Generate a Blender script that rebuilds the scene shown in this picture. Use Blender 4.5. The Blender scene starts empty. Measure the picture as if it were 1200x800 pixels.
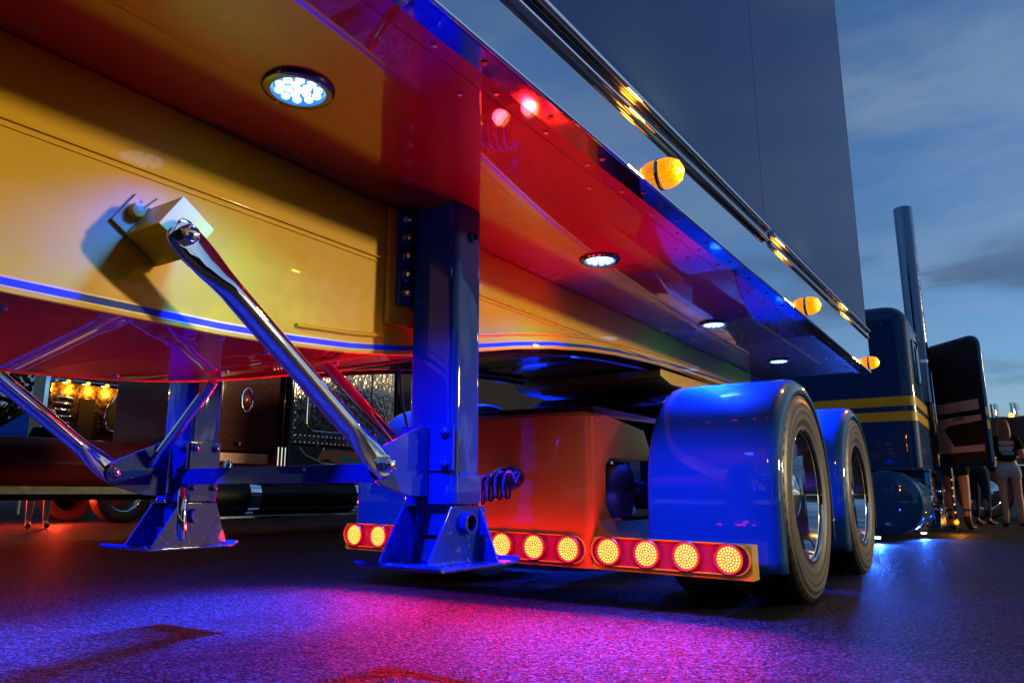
import bpy, bmesh, math, random
from mathutils import Matrix, Vector
random.seed(7)
R = math.radians
PI = math.pi
SC = bpy.context.scene
COL = SC.collection

# ------------------------------------------------------------------ camera, sky, sun, exposure
cam = bpy.data.objects.new('camera', bpy.data.cameras.new('camera'))
COL.objects.link(cam)
cam.location = (0, 0, 0.485)
cam.rotation_euler = (R(90 + 11.6), 0, R(33.6))
cam.data.sensor_width = 36.0
cam.data.lens = 865.0 / 1200.0 * 36.0
cam.data.clip_start = 0.02
cam.data.clip_end = 2000
SC.camera = cam

SUN_EL, SUN_AZ = 8.0, 57.0          # azimuth clockwise from +Y
SKY_STRENGTH = 0.10
world = bpy.data.worlds.new('World'); SC.world = world; world.use_nodes = True
def build_world():
    nt = world.node_tree; N = nt.nodes; L = nt.links; N.clear()
    out = N.new('ShaderNodeOutputWorld'); bg = N.new('ShaderNodeBackground')
    sky = N.new('ShaderNodeTexSky'); sky.sky_type = 'NISHITA'; sky.sun_disc = False
    sky.sun_elevation = R(SUN_EL); sky.sun_rotation = R(SUN_AZ)
    sky.altitude = 300; sky.air_density = 1.0; sky.dust_density = 0.4; sky.ozone_density = 3.0
    tc = N.new('ShaderNodeTexCoord'); sep = N.new('ShaderNodeSeparateXYZ')
    L.new(tc.outputs['Generated'], sep.inputs[0])
    def math_(op, a, b=None):
        m = N.new('ShaderNodeMath'); m.operation = op
        for i, v in enumerate((a, b)):
            if v is None: continue
            if isinstance(v, (int, float)): m.inputs[i].default_value = v
            else: L.new(v, m.inputs[i])
        return m.outputs[0]
    cmb = N.new('ShaderNodeCombineXYZ')
    L.new(sep.outputs[0], cmb.inputs[0]); L.new(sep.outputs[1], cmb.inputs[1])
    L.new(math_('MULTIPLY', sep.outputs[2], 3.2), cmb.inputs[2])
    def noise(scale, detail, rough, off, stretch):
        mp = N.new('ShaderNodeMapping'); mp.inputs['Location'].default_value = off; mp.inputs['Scale'].default_value = stretch
        mp.inputs['Rotation'].default_value = (R(14), R(-10), 0)
        L.new(cmb.outputs[0], mp.inputs[0])
        n = N.new('ShaderNodeTexNoise'); n.inputs['Scale'].default_value = scale; n.inputs['Detail'].default_value = detail
        n.inputs['Roughness'].default_value = rough; n.inputs['Distortion'].default_value = 0.4
        L.new(mp.outputs[0], n.inputs['Vector']); return n.outputs[0]
    def ramp(v, p0, p1):
        r = N.new('ShaderNodeMapRange'); r.interpolation_type = 'SMOOTHSTEP'
        r.inputs['From Min'].default_value = p0; r.inputs['From Max'].default_value = p1
        L.new(v, r.inputs['Value']); return r.outputs[0]
    hi = ramp(noise(2.4, 7, 0.56, (3, 1, 0), (1, 1, 1.5)), 0.40, 0.68)
    lo = ramp(noise(2.1, 7, 0.55, LOW_OFF, (1, 1, 1.3)), 0.44, 0.58)
    lowband = N.new('ShaderNodeMapRange'); lowband.interpolation_type = 'SMOOTHSTEP'
    lowband.inputs['From Min'].default_value = 0.36; lowband.inputs['From Max'].default_value = 0.20
    L.new(sep.outputs[2], lowband.inputs['Value'])
    def mix(f, a, b, mode='MIX'):
        m = N.new('ShaderNodeMix'); m.data_type = 'RGBA'; m.blend_type = mode
        if isinstance(f, (int, float)): m.inputs['Factor'].default_value = f
        else: L.new(f, m.inputs['Factor'])
        for k, v in ((6, a), (7, b)):
            if isinstance(v, tuple): m.inputs[k].default_value = (*v, 1)
            else: L.new(v, m.inputs[k])
        return m.outputs[2]
    c = mix(1.0, sky.outputs[0], SKY_TINT, 'MULTIPLY')
    c = mix(math_('MULTIPLY', hi, 0.40), c, HIGH_CLOUD)
    c = mix(math_('MULTIPLY', math_('MULTIPLY', lo, lowband.outputs[0]), 0.85), c, LOW_CLOUD)
    L.new(c, bg.inputs['Color']); bg.inputs['Strength'].default_value = SKY_STRENGTH
    L.new(bg.outputs[0], out.inputs[0])
SKY_TINT = (1.12, 1.34, 1.66)
HIGH_CLOUD = (2.8, 3.75, 4.9)
LOW_CLOUD = (0.62, 0.90, 1.60)
LOW_OFF = (5.5, 2.2, 7.1)
build_world()

sl = bpy.data.lights.new('sun', 'SUN'); sl.energy = 1.9; sl.angle = R(3.0); sl.color = (1.0, 0.74, 0.36)
sun = bpy.data.objects.new('sun', sl); COL.objects.link(sun)
_L = Vector((math.cos(R(SUN_EL)) * math.sin(R(SUN_AZ)), math.cos(R(SUN_EL)) * math.cos(R(SUN_AZ)), math.sin(R(SUN_EL))))
sun.rotation_euler = _L.to_track_quat('Z', 'Y').to_euler()
sun.location = _L * 60

SC.view_settings.view_transform = 'Standard'; SC.view_settings.look = 'None'
SC.view_settings.exposure = 0.0; SC.view_settings.gamma = 1.0; SC.view_settings.use_curve_mapping = False
SC.cycles.use_denoising = True
SC.cycles.max_bounces = 8; SC.cycles.glossy_bounces = 6; SC.cycles.diffuse_bounces = 3
SC.cycles.sample_clamp_indirect = 6.0; SC.cycles.sample_clamp_direct = 0.0
SC.cycles.caustics_reflective = False; SC.cycles.caustics_refractive = False

# ------------------------------------------------------------------ materials
def newmat(name):
    m = bpy.data.materials.new(name); m.use_nodes = True
    nt = m.node_tree; b = nt.nodes['Principled BSDF']
    return m, nt, b
def coords(nt, kind='Object'):
    return nt.nodes.new('ShaderNodeTexCoord').outputs[kind]
def tex(nt, typ, scale, vec, **kw):
    n = nt.nodes.new(typ); n.inputs['Scale'].default_value = scale
    for k, v in kw.items(): n.inputs[k].default_value = v
    nt.links.new(vec, n.inputs['Vector']); return n
def mrange(nt, v, a, b, c, d):
    r = nt.nodes.new('ShaderNodeMapRange')
    for k, x in zip(('From Min', 'From Max', 'To Min', 'To Max'), (a, b, c, d)): r.inputs[k].default_value = x
    nt.links.new(v, r.inputs['Value']); return r.outputs[0]
def cmix(nt, f, a, b):
    m = nt.nodes.new('ShaderNodeMix'); m.data_type = 'RGBA'; nt.links.new(f, m.inputs['Factor'])
    for k, v in ((6, a), (7, b)):
        if isinstance(v, tuple): m.inputs[k].default_value = (*v, 1)
        else: nt.links.new(v, m.inputs[k])
    return m.outputs[2]
def bump(nt, b, h, strength, dist):
    n = nt.nodes.new('ShaderNodeBump'); n.inputs['Strength'].default_value = strength; n.inputs['Distance'].default_value = dist
    nt.links.new(h, n.inputs['Height']); nt.links.new(n.outputs[0], b.inputs['Normal']); return n
def paint(name, col, rough=0.35, coat=1.0, metal=0.0, peel=0.02, coat_rough=0.03, spec=0.5, ior=1.5):
    m, nt, b = newmat(name)
    v = coords(nt)
    n = tex(nt, 'ShaderNodeTexNoise', 6.0, v, Detail=5.0)
    dark = tuple(c * 0.86 for c in col)
    nt.links.new(cmix(nt, n.outputs[0], dark, col), b.inputs['Base Color'])
    n2 = tex(nt, 'ShaderNodeTexNoise', 23.0, v, Detail=6.0)
    nt.links.new(mrange(nt, n2.outputs[0], 0.3, 0.75, rough * 0.85, rough * 1.25), b.inputs['Roughness'])
    b.inputs['Metallic'].default_value = metal
    b.inputs['Coat Weight'].default_value = coat
    nt.links.new(mrange(nt, n2.outputs[0], 0.35, 0.8, coat_rough * 0.6, coat_rough * 2.0), b.inputs['Coat Roughness'])
    b.inputs['Coat IOR'].default_value = ior; b.inputs['Specular IOR Level'].default_value = spec
    if peel:
        n3 = tex(nt, 'ShaderNodeTexNoise', 60.0, v, Detail=1.0)
        bump(nt, b, n3.outputs[0], peel, 0.01)
    return m
def metal(name, col, rough, wav=0.0, wscale=3.0):
    m, nt, b = newmat(name); v = coords(nt)
    b.inputs['Base Color'].default_value = (*col, 1); b.inputs['Metallic'].default_value = 1.0
    n = tex(nt, 'ShaderNodeTexNoise', 18.0, v, Detail=7.0)
    nt.links.new(mrange(nt, n.outputs[0], 0.3, 0.8, rough * 0.6, rough * 1.8), b.inputs['Roughness'])
    if wav:
        n2 = tex(nt, 'ShaderNodeTexNoise', wscale, v, Detail=2.0)
        bump(nt, b, n2.outputs[0], wav, 0.02)
    return m
def plain(name, col, rough=0.6, spec=0.5, var=0.25, scale=12.0, bmp=0.0, bscale=80.0):
    m, nt, b = newmat(name); v = coords(nt)
    n = tex(nt, 'ShaderNodeTexNoise', scale, v, Detail=5.0)
    nt.links.new(cmix(nt, n.outputs[0], tuple(c * (1 - var) for c in col), tuple(c * (1 + var * 0.4) for c in col)), b.inputs['Base Color'])
    nt.links.new(mrange(nt, n.outputs[0], 0.3, 0.8, rough * 0.85, min(1, rough * 1.15)), b.inputs['Roughness'])
    b.inputs['Specular IOR Level'].default_value = spec
    if bmp:
        n2 = tex(nt, 'ShaderNodeTexNoise', bscale, v, Detail=3.0); bump(nt, b, n2.outputs[0], bmp, 0.004)
    return m
def emit(name, col, strength, base=(0.02, 0.02, 0.02)):
    m, nt, b = newmat(name)
    b.inputs['Base Color'].default_value = (*base, 1); b.inputs['Roughness'].default_value = 0.25
    b.inputs['Emission Color'].default_value = (*col, 1); b.inputs['Emission Strength'].default_value = strength
    return m

M = {}
M['yellow'] = paint('yellow_paint', (0.78, 0.47, 0.0), 0.40, 0.4, peel=0.003, coat_rough=0.015, spec=0.25)
M['red'] = paint('red_paint', (0.30, 0.002, 0.005), 0.4, 1.0, peel=0.002, coat_rough=0.012, ior=1.9, spec=0.1)
M['blue'] = paint('royal_blue_paint', (0.003, 0.080, 0.20), 0.5, 1.0, peel=0.003, spec=0.04, coat_rough=0.02)
M['cabblue'] = paint('deep_blue_paint', (0.002, 0.042, 0.14), 0.4, 0.55, peel=0.003, spec=0.05, coat_rough=0.02)
def wall_paint():
    m, nt, b = newmat('trailer_blue_paint'); v = coords(nt)
    n = tex(nt, 'ShaderNodeTexNoise', 0.7, v, Detail=3.0)
    nt.links.new(cmix(nt, n.outputs[0], (0.008, 0.042, 0.22), (0.009, 0.047, 0.24)), b.inputs['Base Color'])
    b.inputs['Roughness'].default_value = 0.6; b.inputs['Specular IOR Level'].default_value = 0.05
    b.inputs['Coat Weight'].default_value = 0.28; b.inputs['Coat Roughness'].default_value = 0.05
    return m
M['wallblue'] = wall_paint()
def worn_paint(name, col):
    m = paint(name, col, 0.5, 0.85, peel=0.003, spec=0.03, coat_rough=0.02); nt = m.node_tree; b = nt.nodes['Principled BSDF']
    old = b.inputs['Base Color'].links[0].from_socket; v = coords(nt)
    sp = nt.nodes.new('ShaderNodeSeparateXYZ'); nt.links.new(v, sp.inputs[0])
    n = tex(nt, 'ShaderNodeTexNoise', 46.0, v, Detail=7.0, Roughness=0.65)
    d = tex(nt, 'ShaderNodeTexNoise', 7.0, v, Detail=6.0)
    low = mrange(nt, sp.outputs[2], 0.62, 0.30, 0.0, 0.10)
    a = nt.nodes.new('ShaderNodeMath'); a.operation = 'ADD'; nt.links.new(n.outputs[0], a.inputs[0]); nt.links.new(low, a.inputs[1])
    chip = mrange(nt, a.outputs[0], 0.695, 0.715, 0.0, 1.0)
    dirt = mrange(nt, d.outputs[0], 0.50, 0.80, 0.0, 0.30)
    c = cmix(nt, dirt, old, (0.030, 0.034, 0.075)); c = cmix(nt, chip, c, (0.16, 0.13, 0.12))
    nt.links.new(c, b.inputs['Base Color'])
    nt.links.new(mrange(nt, chip, 0, 1, 0.85, 0.0), b.inputs['Coat Weight'])
    return m
M['legblue'] = worn_paint('leg_blue_paint', (0.002, 0.028, 0.24))
M['orange'] = paint('orange_paint', (0.62, 0.125, 0.002), 0.4, 0.5, peel=0.003, spec=0.08)
M['mirrorbelly'] = metal('mirror_belly_skin', (0.72, 0.58, 0.48), 0.05, 0.05, 1.6)
M['stripe'] = paint('stripe_blue_paint', (0.004, 0.05, 0.42), 0.4, 0.3, spec=0.1)
M['cream'] = paint('cream_paint', (0.72, 0.48, 0.08), 0.3, 0.8)
M['maroon'] = paint('maroon_paint', (0.065, 0.005, 0.005), 0.4, 0.14, spec=0.03)
M['blackpaint'] = paint('black_paint', (0.006, 0.006, 0.007), 0.4, 0.2, spec=0.06)
M['graphite'] = paint('graphite_paint', (0.03, 0.035, 0.045), 0.4, 0.45, spec=0.06)
M['orange_art'] = paint('orange_art_paint', (0.55, 0.16, 0.03), 0.35, 1.0)
M['teal_art'] = paint('teal_art_paint', (0.05, 0.22, 0.22), 0.35, 1.0)
M['chrome'] = metal('chrome', (0.82, 0.83, 0.86), 0.035)
M['rail'] = metal('polished_stainless', (0.60, 0.63, 0.66), 0.05, 0.02, 2.0)
M['brightrim'] = metal('polished_aluminium', (0.78, 0.80, 0.82), 0.07)
M['dullmetal'] = metal('dull_steel', (0.35, 0.35, 0.36), 0.32)
M['darkmetal'] = metal('dark_chrome', (0.20, 0.20, 0.22), 0.08)
M['quilt'] = metal('quilted_stainless', (0.30, 0.27, 0.22), 0.14, 0.30, 16.0)
M['stack'] = metal('stack_chrome', (0.13, 0.17, 0.25), 0.14)
M['bronze'] = metal('smoked_stainless', (0.10, 0.075, 0.05), 0.22, 0.15, 9.0)
M['rubber'] = plain('tyre_rubber', (0.030, 0.024, 0.020), 0.48, 0.6, 0.3, 20, 0.15, 150)
M['black'] = plain('black_rubber', (0.012, 0.012, 0.013), 0.5, 0.4, 0.3)
M['darkplastic'] = plain('dark_plastic', (0.02, 0.02, 0.022), 0.35, 0.5, 0.2)
M['redplastic_and_glow'] = plain('red_plastic_and_glow', (0.30, 0.012, 0.010), 0.25, 0.5, 0.2)  # red parts, plus tail lamp glow put into colour
M['trimdark'] = plain('dark_door_trim', (0.035, 0.022, 0.030), 0.7, 0.2, 0.3, 30)
M['trimtan'] = plain('tan_door_trim', (0.62, 0.50, 0.48), 0.7, 0.2, 0.15, 30)
M['glass'] = plain('dark_glass', (0.01, 0.012, 0.015), 0.05, 0.6, 0.1)
M['hose'] = paint('blue_hose', (0.02, 0.04, 0.25), 0.35, 0.4)
M['redhose'] = paint('red_hose', (0.35, 0.01, 0.01), 0.35, 0.4)
M['skin'] = plain('skin', (0.50, 0.27, 0.18), 0.55, 0.4, 0.12, 25)
M['hair'] = plain('brown_hair', (0.24, 0.065, 0.015), 0.5, 0.4, 0.4, 60)
M['denim'] = plain('light_denim', (0.42, 0.42, 0.46), 0.9, 0.1, 0.25, 60)
M['jeans'] = plain('dark_jeans', (0.03, 0.05, 0.075), 0.9, 0.1, 0.3, 60)
M['blackcloth'] = plain('black_cotton', (0.010, 0.009, 0.011), 0.9, 0.1, 0.2, 60)
M['pinkcloth'] = plain('pale_pink_cotton', (0.60, 0.42, 0.40), 0.9, 0.1, 0.15, 60)
M['bluecloth'] = plain('blue_cotton', (0.03, 0.05, 0.25), 0.9, 0.1, 0.15, 60)
M['shoe'] = plain('dark_shoe', (0.015, 0.014, 0.014), 0.6, 0.3, 0.2)
M['tent'] = plain('blue_canvas', (0.005, 0.07, 0.42), 0.8, 0.1, 0.15, 5)
M['bark'] = plain('bark', (0.06, 0.045, 0.03), 0.9, 0.1, 0.4, 10)
M['leaf'] = plain('leaf', (0.014, 0.024, 0.008), 0.9, 0.0, 0.5, 3)
M['white_line'] = plain('worn_white_line', (0.45, 0.45, 0.43), 0.8, 0.2, 0.6, 30)
M['led'] = emit('blue_led', (0.26, 0.56, 1.0), 5.0)
M['ledlens'] = emit('blue_led_reflector', (0.02, 0.20, 1.0), 1.0, (0.02, 0.1, 0.3))
M['tail'] = emit('red_led_lens', (1.0, 0.13, 0.006), 1.5, (0.3, 0.01, 0.01))
M['taild'] = emit('red_led_diode', (1.0, 0.55, 0.06), 2.8)
M['amber'] = emit('amber_lens', (1.0, 0.27, 0.0), 1.7, (0.4, 0.12, 0.0))
def amber_lens():
    m = M['amber']; nt = m.node_tree; b = nt.nodes['Principled BSDF']; v = coords(nt)
    vo = tex(nt, 'ShaderNodeTexVoronoi', 100.0, v, Randomness=0.15)
    nt.links.new(mrange(nt, vo.outputs['Distance'], 0.0, 0.55, 2.3, 1.2), b.inputs['Emission Strength'])
amber_lens()
M['amberbase'] = plain('dark_amber_plastic', (0.10, 0.02, 0.004), 0.4, 0.4, 0.2)
M['amberd'] = emit('amber_diode', (1.0, 0.45, 0.03), 3.0)

def asphalt():
    m, nt, b = newmat('asphalt'); v = coords(nt)
    vor = tex(nt, 'ShaderNodeTexVoronoi', 125.0, v)
    vor2 = tex(nt, 'ShaderNodeTexVoronoi', 240.0, v)
    big = tex(nt, 'ShaderNodeTexNoise', 0.55, v, Detail=6.0)
    fine = tex(nt, 'ShaderNodeTexNoise', 60.0, v, Detail=6.0)
    sepc = nt.nodes.new('ShaderNodeSeparateColor'); nt.links.new(vor.outputs['Color'], sepc.inputs[0])
    st = mrange(nt, sepc.outputs[0], 0.15, 1.0, 0.0, 1.0)
    pw = nt.nodes.new('ShaderNodeMath'); pw.operation = 'POWER'; nt.links.new(st, pw.inputs[0]); pw.inputs[1].default_value = 2.2
    c = cmix(nt, pw.outputs[0], (0.008, 0.008, 0.009), (0.112, 0.110, 0.108))
    c2 = cmix(nt, mrange(nt, big.outputs[0], 0.3, 0.7, 0.0, 1.0), (0.6, 0.6, 0.6), (1.0, 1.0, 1.0))
    mul = nt.nodes.new('ShaderNodeMix'); mul.data_type = 'RGBA'; mul.blend_type = 'MULTIPLY'; mul.inputs['Factor'].default_value = 1.0
    nt.links.new(c, mul.inputs[6]); nt.links.new(c2, mul.inputs[7])
    ce = tex(nt, 'ShaderNodeTexVoronoi', 0.55, v); ce.feature = 'DISTANCE_TO_EDGE'
    wob = tex(nt, 'ShaderNodeTexNoise', 5.0, v, Detail=6.0)
    wv = nt.nodes.new('ShaderNodeVectorMath'); wv.operation = 'ADD'; nt.links.new(v, wv.inputs[0])
    ws = nt.nodes.new('ShaderNodeVectorMath'); ws.operation = 'SCALE'; ws.inputs['Scale'].default_value = 0.35; nt.links.new(wob.outputs['Color'], ws.inputs[0])
    nt.links.new(ws.outputs[0], wv.inputs[1]); nt.links.new(wv.outputs[0], ce.inputs['Vector'])
    crack = mrange(nt, ce.outputs['Distance'], 0.003, 0.007, 0.55, 0.0)
    stain = tex(nt, 'ShaderNodeTexNoise', 1.7, v, Detail=4.0)
    stm = mrange(nt, stain.outputs[0], 0.60, 0.70, 0.0, 0.55)
    c3 = cmix(nt, stm, mul.outputs[2], (0.010, 0.010, 0.011)); c3 = cmix(nt, crack, c3, (0.004, 0.004, 0.004))
    nt.links.new(c3, b.inputs['Base Color'])
    nt.links.new(mrange(nt, fine.outputs[0], 0.3, 0.8, 0.5, 0.85), b.inputs['Roughness'])
    b.inputs['Specular IOR Level'].default_value = 0.06
    a = nt.nodes.new('ShaderNodeMath'); a.operation = 'ADD'
    nt.links.new(mrange(nt, vor.outputs['Distance'], 0.0, 0.6, 1.0, 0.0), a.inputs[0])
    nt.links.new(mrange(nt, vor2.outputs['Distance'], 0.0, 0.6, 0.35, 0.0), a.inputs[1])
    a2 = nt.nodes.new('ShaderNodeMath'); a2.operation = 'ADD'; nt.links.new(a.outputs[0], a2.inputs[0]); nt.links.new(fine.outputs[0], a2.inputs[1])
    bump(nt, b, a2.outputs[0], 1.0, 0.011)
    return m
M['asphalt'] = asphalt()

# ------------------------------------------------------------------ mesh builder
WM = {}
class MB:
    def __init__(s): s.v = []; s.f = []
    def add(s, vs, fs):
        k = len(s.v); s.v += [tuple(p) for p in vs]; s.f += [tuple(i + k for i in f) for f in fs]; return s
    def box(s, x0, x1, y0, y1, z0, z1):
        x0, x1 = min(x0, x1), max(x0, x1); y0, y1 = min(y0, y1), max(y0, y1); z0, z1 = min(z0, z1), max(z0, z1)
        return s.add([(x0,y0,z0),(x1,y0,z0),(x1,y1,z0),(x0,y1,z0),(x0,y0,z1),(x1,y0,z1),(x1,y1,z1),(x0,y1,z1)],
                     [(3,2,1,0),(4,5,6,7),(0,1,5,4),(1,2,6,5),(2,3,7,6),(3,0,4,7)])
    def prism(s, poly, ax, a0, a1):
        def P(p, a): return {'X': (a, p[0], p[1]), 'Y': (p[0], a, p[1]), 'Z': (p[0], p[1], a)}[ax]
        n = len(poly)
        return s.add([P(p, a0) for p in poly] + [P(p, a1) for p in poly],
                     [tuple(range(n - 1, -1, -1)), tuple(range(n, 2 * n))] + [(i, (i + 1) % n, n + (i + 1) % n, n + i) for i in range(n)])
    def lathe(s, prof, o=(0, 0, 0), d=(1, 0, 0), n=32, caps=True):
        d = Vector(d).normalized(); u = d.orthogonal().normalized(); w = d.cross(u); o = Vector(o)
        vs = []; fs = []; m = len(prof)
        for a, r in prof:
            for i in range(n):
                t = 2 * PI * i / n; vs.append(o + d * a + (u * math.cos(t) + w * math.sin(t)) * r)
        for j in range(m - 1):
            for i in range(n):
                k = (i + 1) % n; fs.append((j * n + i, j * n + k, (j + 1) * n + k, (j + 1) * n + i))
        if caps:
            if prof[0][1] > 1e-5: fs.append(tuple(range(n - 1, -1, -1)))
            if prof[-1][1] > 1e-5: fs.append(tuple((m - 1) * n + i for i in range(n)))
        return s.add(vs, fs)
    def cyl(s, a, b, r, n=20, r2=None):
        a = Vector(a); b = Vector(b); L = (b - a).length
        return s.lathe([(0, r), (L, r if r2 is None else r2)], a, b - a, n)
    def tube(s, pts, r, n=12, caps=True):
        pts = [Vector(p) for p in pts]; m = len(pts); rs = r if isinstance(r, (list, tuple)) else [r] * m
        vs = []; fs = []; up = None
        for j, p in enumerate(pts):
            t = (pts[min(j + 1, m - 1)] - pts[max(j - 1, 0)]).normalized()
            if up is None: up = t.orthogonal().normalized()
            up = (up - t * up.dot(t)).normalized(); w = t.cross(up)
            for i in range(n):
                a = 2 * PI * i / n; vs.append(p + (up * math.cos(a) + w * math.sin(a)) * rs[j])
        for j in range(m - 1):
            for i in range(n):
                k = (i + 1) % n; fs.append((j * n + i, j * n + k, (j + 1) * n + k, (j + 1) * n + i))
        if caps: fs += [tuple(range(n - 1, -1, -1)), tuple((m - 1) * n + i for i in range(n))]
        return s.add(vs, fs)
    def loft(s, rings, caps=True, closed=True):
        n = len(rings[0]); vs = [p for r in rings for p in r]; fs = []
        for j in range(len(rings) - 1):
            for i in range(n if closed else n - 1):
                k = (i + 1) % n; fs.append((j * n + i, j * n + k, (j + 1) * n + k, (j + 1) * n + i))
        if caps: fs += [tuple(range(n - 1, -1, -1)), tuple((len(rings) - 1) * n + i for i in range(n))]
        return s.add(vs, fs)
    def map(s, fn): s.v = [tuple(fn(p)) for p in s.v]; return s
    def mesh(s, name, mat, bevel=0, seg=2, smooth=35):
        me = bpy.data.meshes.new(name)
        bm = bmesh.new()
        bv = [bm.verts.new(p) for p in s.v]
        for f in s.f:
            try: bm.faces.new([bv[i] for i in f])
            except ValueError: pass
        bmesh.ops.remove_doubles(bm, verts=bm.verts, dist=1e-5)
        bmesh.ops.recalc_face_normals(bm, faces=bm.faces)
        if bevel:
            es = [e for e in bm.edges if len(e.link_faces) == 2 and e.calc_face_angle(0) > R(28)]
            bmesh.ops.bevel(bm, geom=es, offset=bevel, segments=seg, profile=0.5, affect='EDGES', clamp_overlap=True)
        bm.to_mesh(me); bm.free()
        me.materials.append(M[mat])
        if smooth:
            for p in me.polygons: p.use_smooth = True
            me.set_sharp_from_angle(angle=R(smooth))
        return me
    def build(s, name, mat, parent=None, bevel=0, seg=2, smooth=35, local=False):
        o = link(name, s.mesh(name, mat, bevel, seg, smooth), parent, None, local)
        if bevel and smooth:
            w = o.modifiers.new('flat', 'WEIGHTED_NORMAL'); w.keep_sharp = True; w.weight = 100
        return o

def link(name, me, parent=None, Mx=None, local=False):
    o = bpy.data.objects.new(name, me); COL.objects.link(o)
    Mx = Mx or Matrix()
    if parent is not None:
        o.parent = parent
        W = WM[parent] @ Mx if local else Mx
        o.matrix_basis = WM[parent].inverted() @ W
        WM[o] = W
    else:
        o.matrix_basis = Mx; WM[o] = Mx.copy()
    return o
def tag(o, label, cat, group=None, kind=None):
    if label: o['label'] = label
    if cat: o['category'] = cat
    if group: o['group'] = group
    if kind: o['kind'] = kind
    return o
def thing(name, loc, label, cat, group=None, rz=0):
    o = bpy.data.objects.new(name, None); COL.objects.link(o); o.empty_display_size = 0.2
    Mx = Matrix.Translation(loc) @ Matrix.Rotation(rz, 4, 'Z')
    o.matrix_basis = Mx; WM[o] = Mx
    return tag(o, label, cat, group)
def lamp(name, typ, parent, loc, d, energy, col, size=0.03, spot=110, blend=0.5, local=False):
    l = bpy.data.lights.new(name, typ); l.energy = energy; l.color = col
    if typ == 'AREA': l.shape = 'DISK'; l.size = size; l.spread = R(spot)
    else: l.shadow_soft_size = size
    if typ == 'SPOT': l.spot_size = R(spot); l.spot_blend = blend
    Mx = Matrix.Translation(loc) @ Vector(d).to_track_quat('-Z', 'Y').to_matrix().to_4x4()
    return link(name, l, parent, Mx, local)
def T(x, y, z): return Matrix.Translation((x, y, z))
def rr(x0, x1, y0, y1, r, n=6):
    pts = []
    for cx, cy, a0 in ((x1 - r, y1 - r, 0), (x0 + r, y1 - r, 90), (x0 + r, y0 + r, 180), (x1 - r, y0 + r, 270)):
        for i in range(n + 1):
            a = R(a0 + 90 * i / n); pts.append((cx + r * math.cos(a), cy + r * math.sin(a)))
    return pts
def hexnut(r=0.014, h=0.014, dome=0.0):
    b = MB(); p = [(0, r * 1.25), (0.002, r * 1.25), (0.0021, r), (h, r)]
    b.lathe([(0, r * 1.3), (0.003, r * 1.3)], n=16); b.lathe([(0.003, r), (h * 0.85, r), (h, r * 0.8)], n=6)
    if dome: b.lathe([(h, r * 0.7), (h + dome * 0.6, r * 0.62), (h + dome, 0.0)], n=12)
    return b
def axisM(loc, d):
    return Matrix.Translation(loc) @ Vector(d).to_track_quat('X', 'Z').to_matrix().to_4x4()

# ------------------------------------------------------------------ setting
g = MB().add([(-260, -120, 0), (260, -120, 0), (260, 400, 0), (-260, 400, 0)], [(0, 1, 2, 3)]).build('ground', 'asphalt', smooth=0)
g['kind'] = 'structure'

XC = -1.97
def mir(x): return 2 * XC - x

# ------------------------------------------------------------------ show trailer
TR = thing('show_trailer', (XC, 1.0, 0), 'blue semi trailer with yellow keel, red underside and blue underglow lights', 'trailer')
XS = -0.745; YR, YF = -6.5, 5.75
ZB = 1.33
def trimz(y): return 1.415 + 0.023 * max(y, 0)
# side panels
for (a, b) in ((YR, -3.4), (-3.397, 0.0), (0.003, 3.058), (3.062, YF)):
    MB().prism([(a, trimz(a) + 0.03), (b, trimz(b) + 0.03), (b, 4.7), (a, 4.7)], 'X', XS - 0.03, XS - 0.004).build('side_panel', 'wallblue', TR, bevel=0.002)
MB().box(mir(XS), mir(XS) + 0.03, YR, YF, 1.34, 4.7).build('side_panel', 'wallblue', TR)
MB().box(mir(XS) + 0.032, XS - 0.032, YF - 0.04, YF - 0.004, 1.34, 4.7).build('front_panel', 'wallblue', TR, bevel=0.004)
MB().box(mir(XS) + 0.032, XS - 0.032, YR, YR + 0.04, 1.34, 4.7).build('rear_panel', 'wallblue', TR)
MB().box(mir(XS), XS, YR, YF, 4.702, 4.74).build('roof_panel', 'wallblue', TR)
MB().box(XS - 0.05, XS - 0.0025, YF + 0.0015, YF + 0.012, 1.5, 4.7).build('corner_post', 'wallblue', TR, bevel=0.004, seg=3)
# lower polished rail, bead, flange
for sx in (1, -1):
    f = (lambda x: x) if sx == 1 else mir
    for (a, b) in (((YR, YF - 0.0),) if sx == -1 else ((YR, 0.6), (0.601, YF))):
        b_ = MB().prism([(a, 1.327), (b, 1.327), (b, trimz(b) + 0.028), (0.6 if a < 0.6 < b else a, trimz(a) + 0.028), (a, trimz(a) + 0.028)][:5] if not (a < 0.6 < b) else
                        [(a, 1.327), (b, 1.327), (b, trimz(b) + 0.028), (0.6, trimz(0.6) + 0.028), (a, trimz(a) + 0.028)], 'X', f(XS - 0.012), f(XS))
        b_.build('lower_rail', 'rail', TR)
    MB().tube([(f(XS - 0.002), y, 1.326) for y in (YR, YF)], 0.0055, 10).build('rail_bead', 'chrome', TR)
    fl = MB().box(f(XS - 0.064), f(XS - 0.013), YR, YF, 1.3265, 1.332).build('rail_flange', 'rail', TR)
    MB().box(f(XS - 0.106), f(XS - 0.066), YR, YF, 1.3285, 1.335).build('edge_strip', 'red', TR)
slot = MB().lathe([(0, 0.0), (0, 0.008), (0.002, 0.008), (0.0021, 0.0)], n=10, d=(0, 0, -1)).mesh('drain_slot', 'darkplastic')
for i in range(22):
    y = 0.3 + i * 0.26
    link('drain_slot', slot, fl if False else TR, T(XS - 0.04, y, 1.3265))
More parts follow.
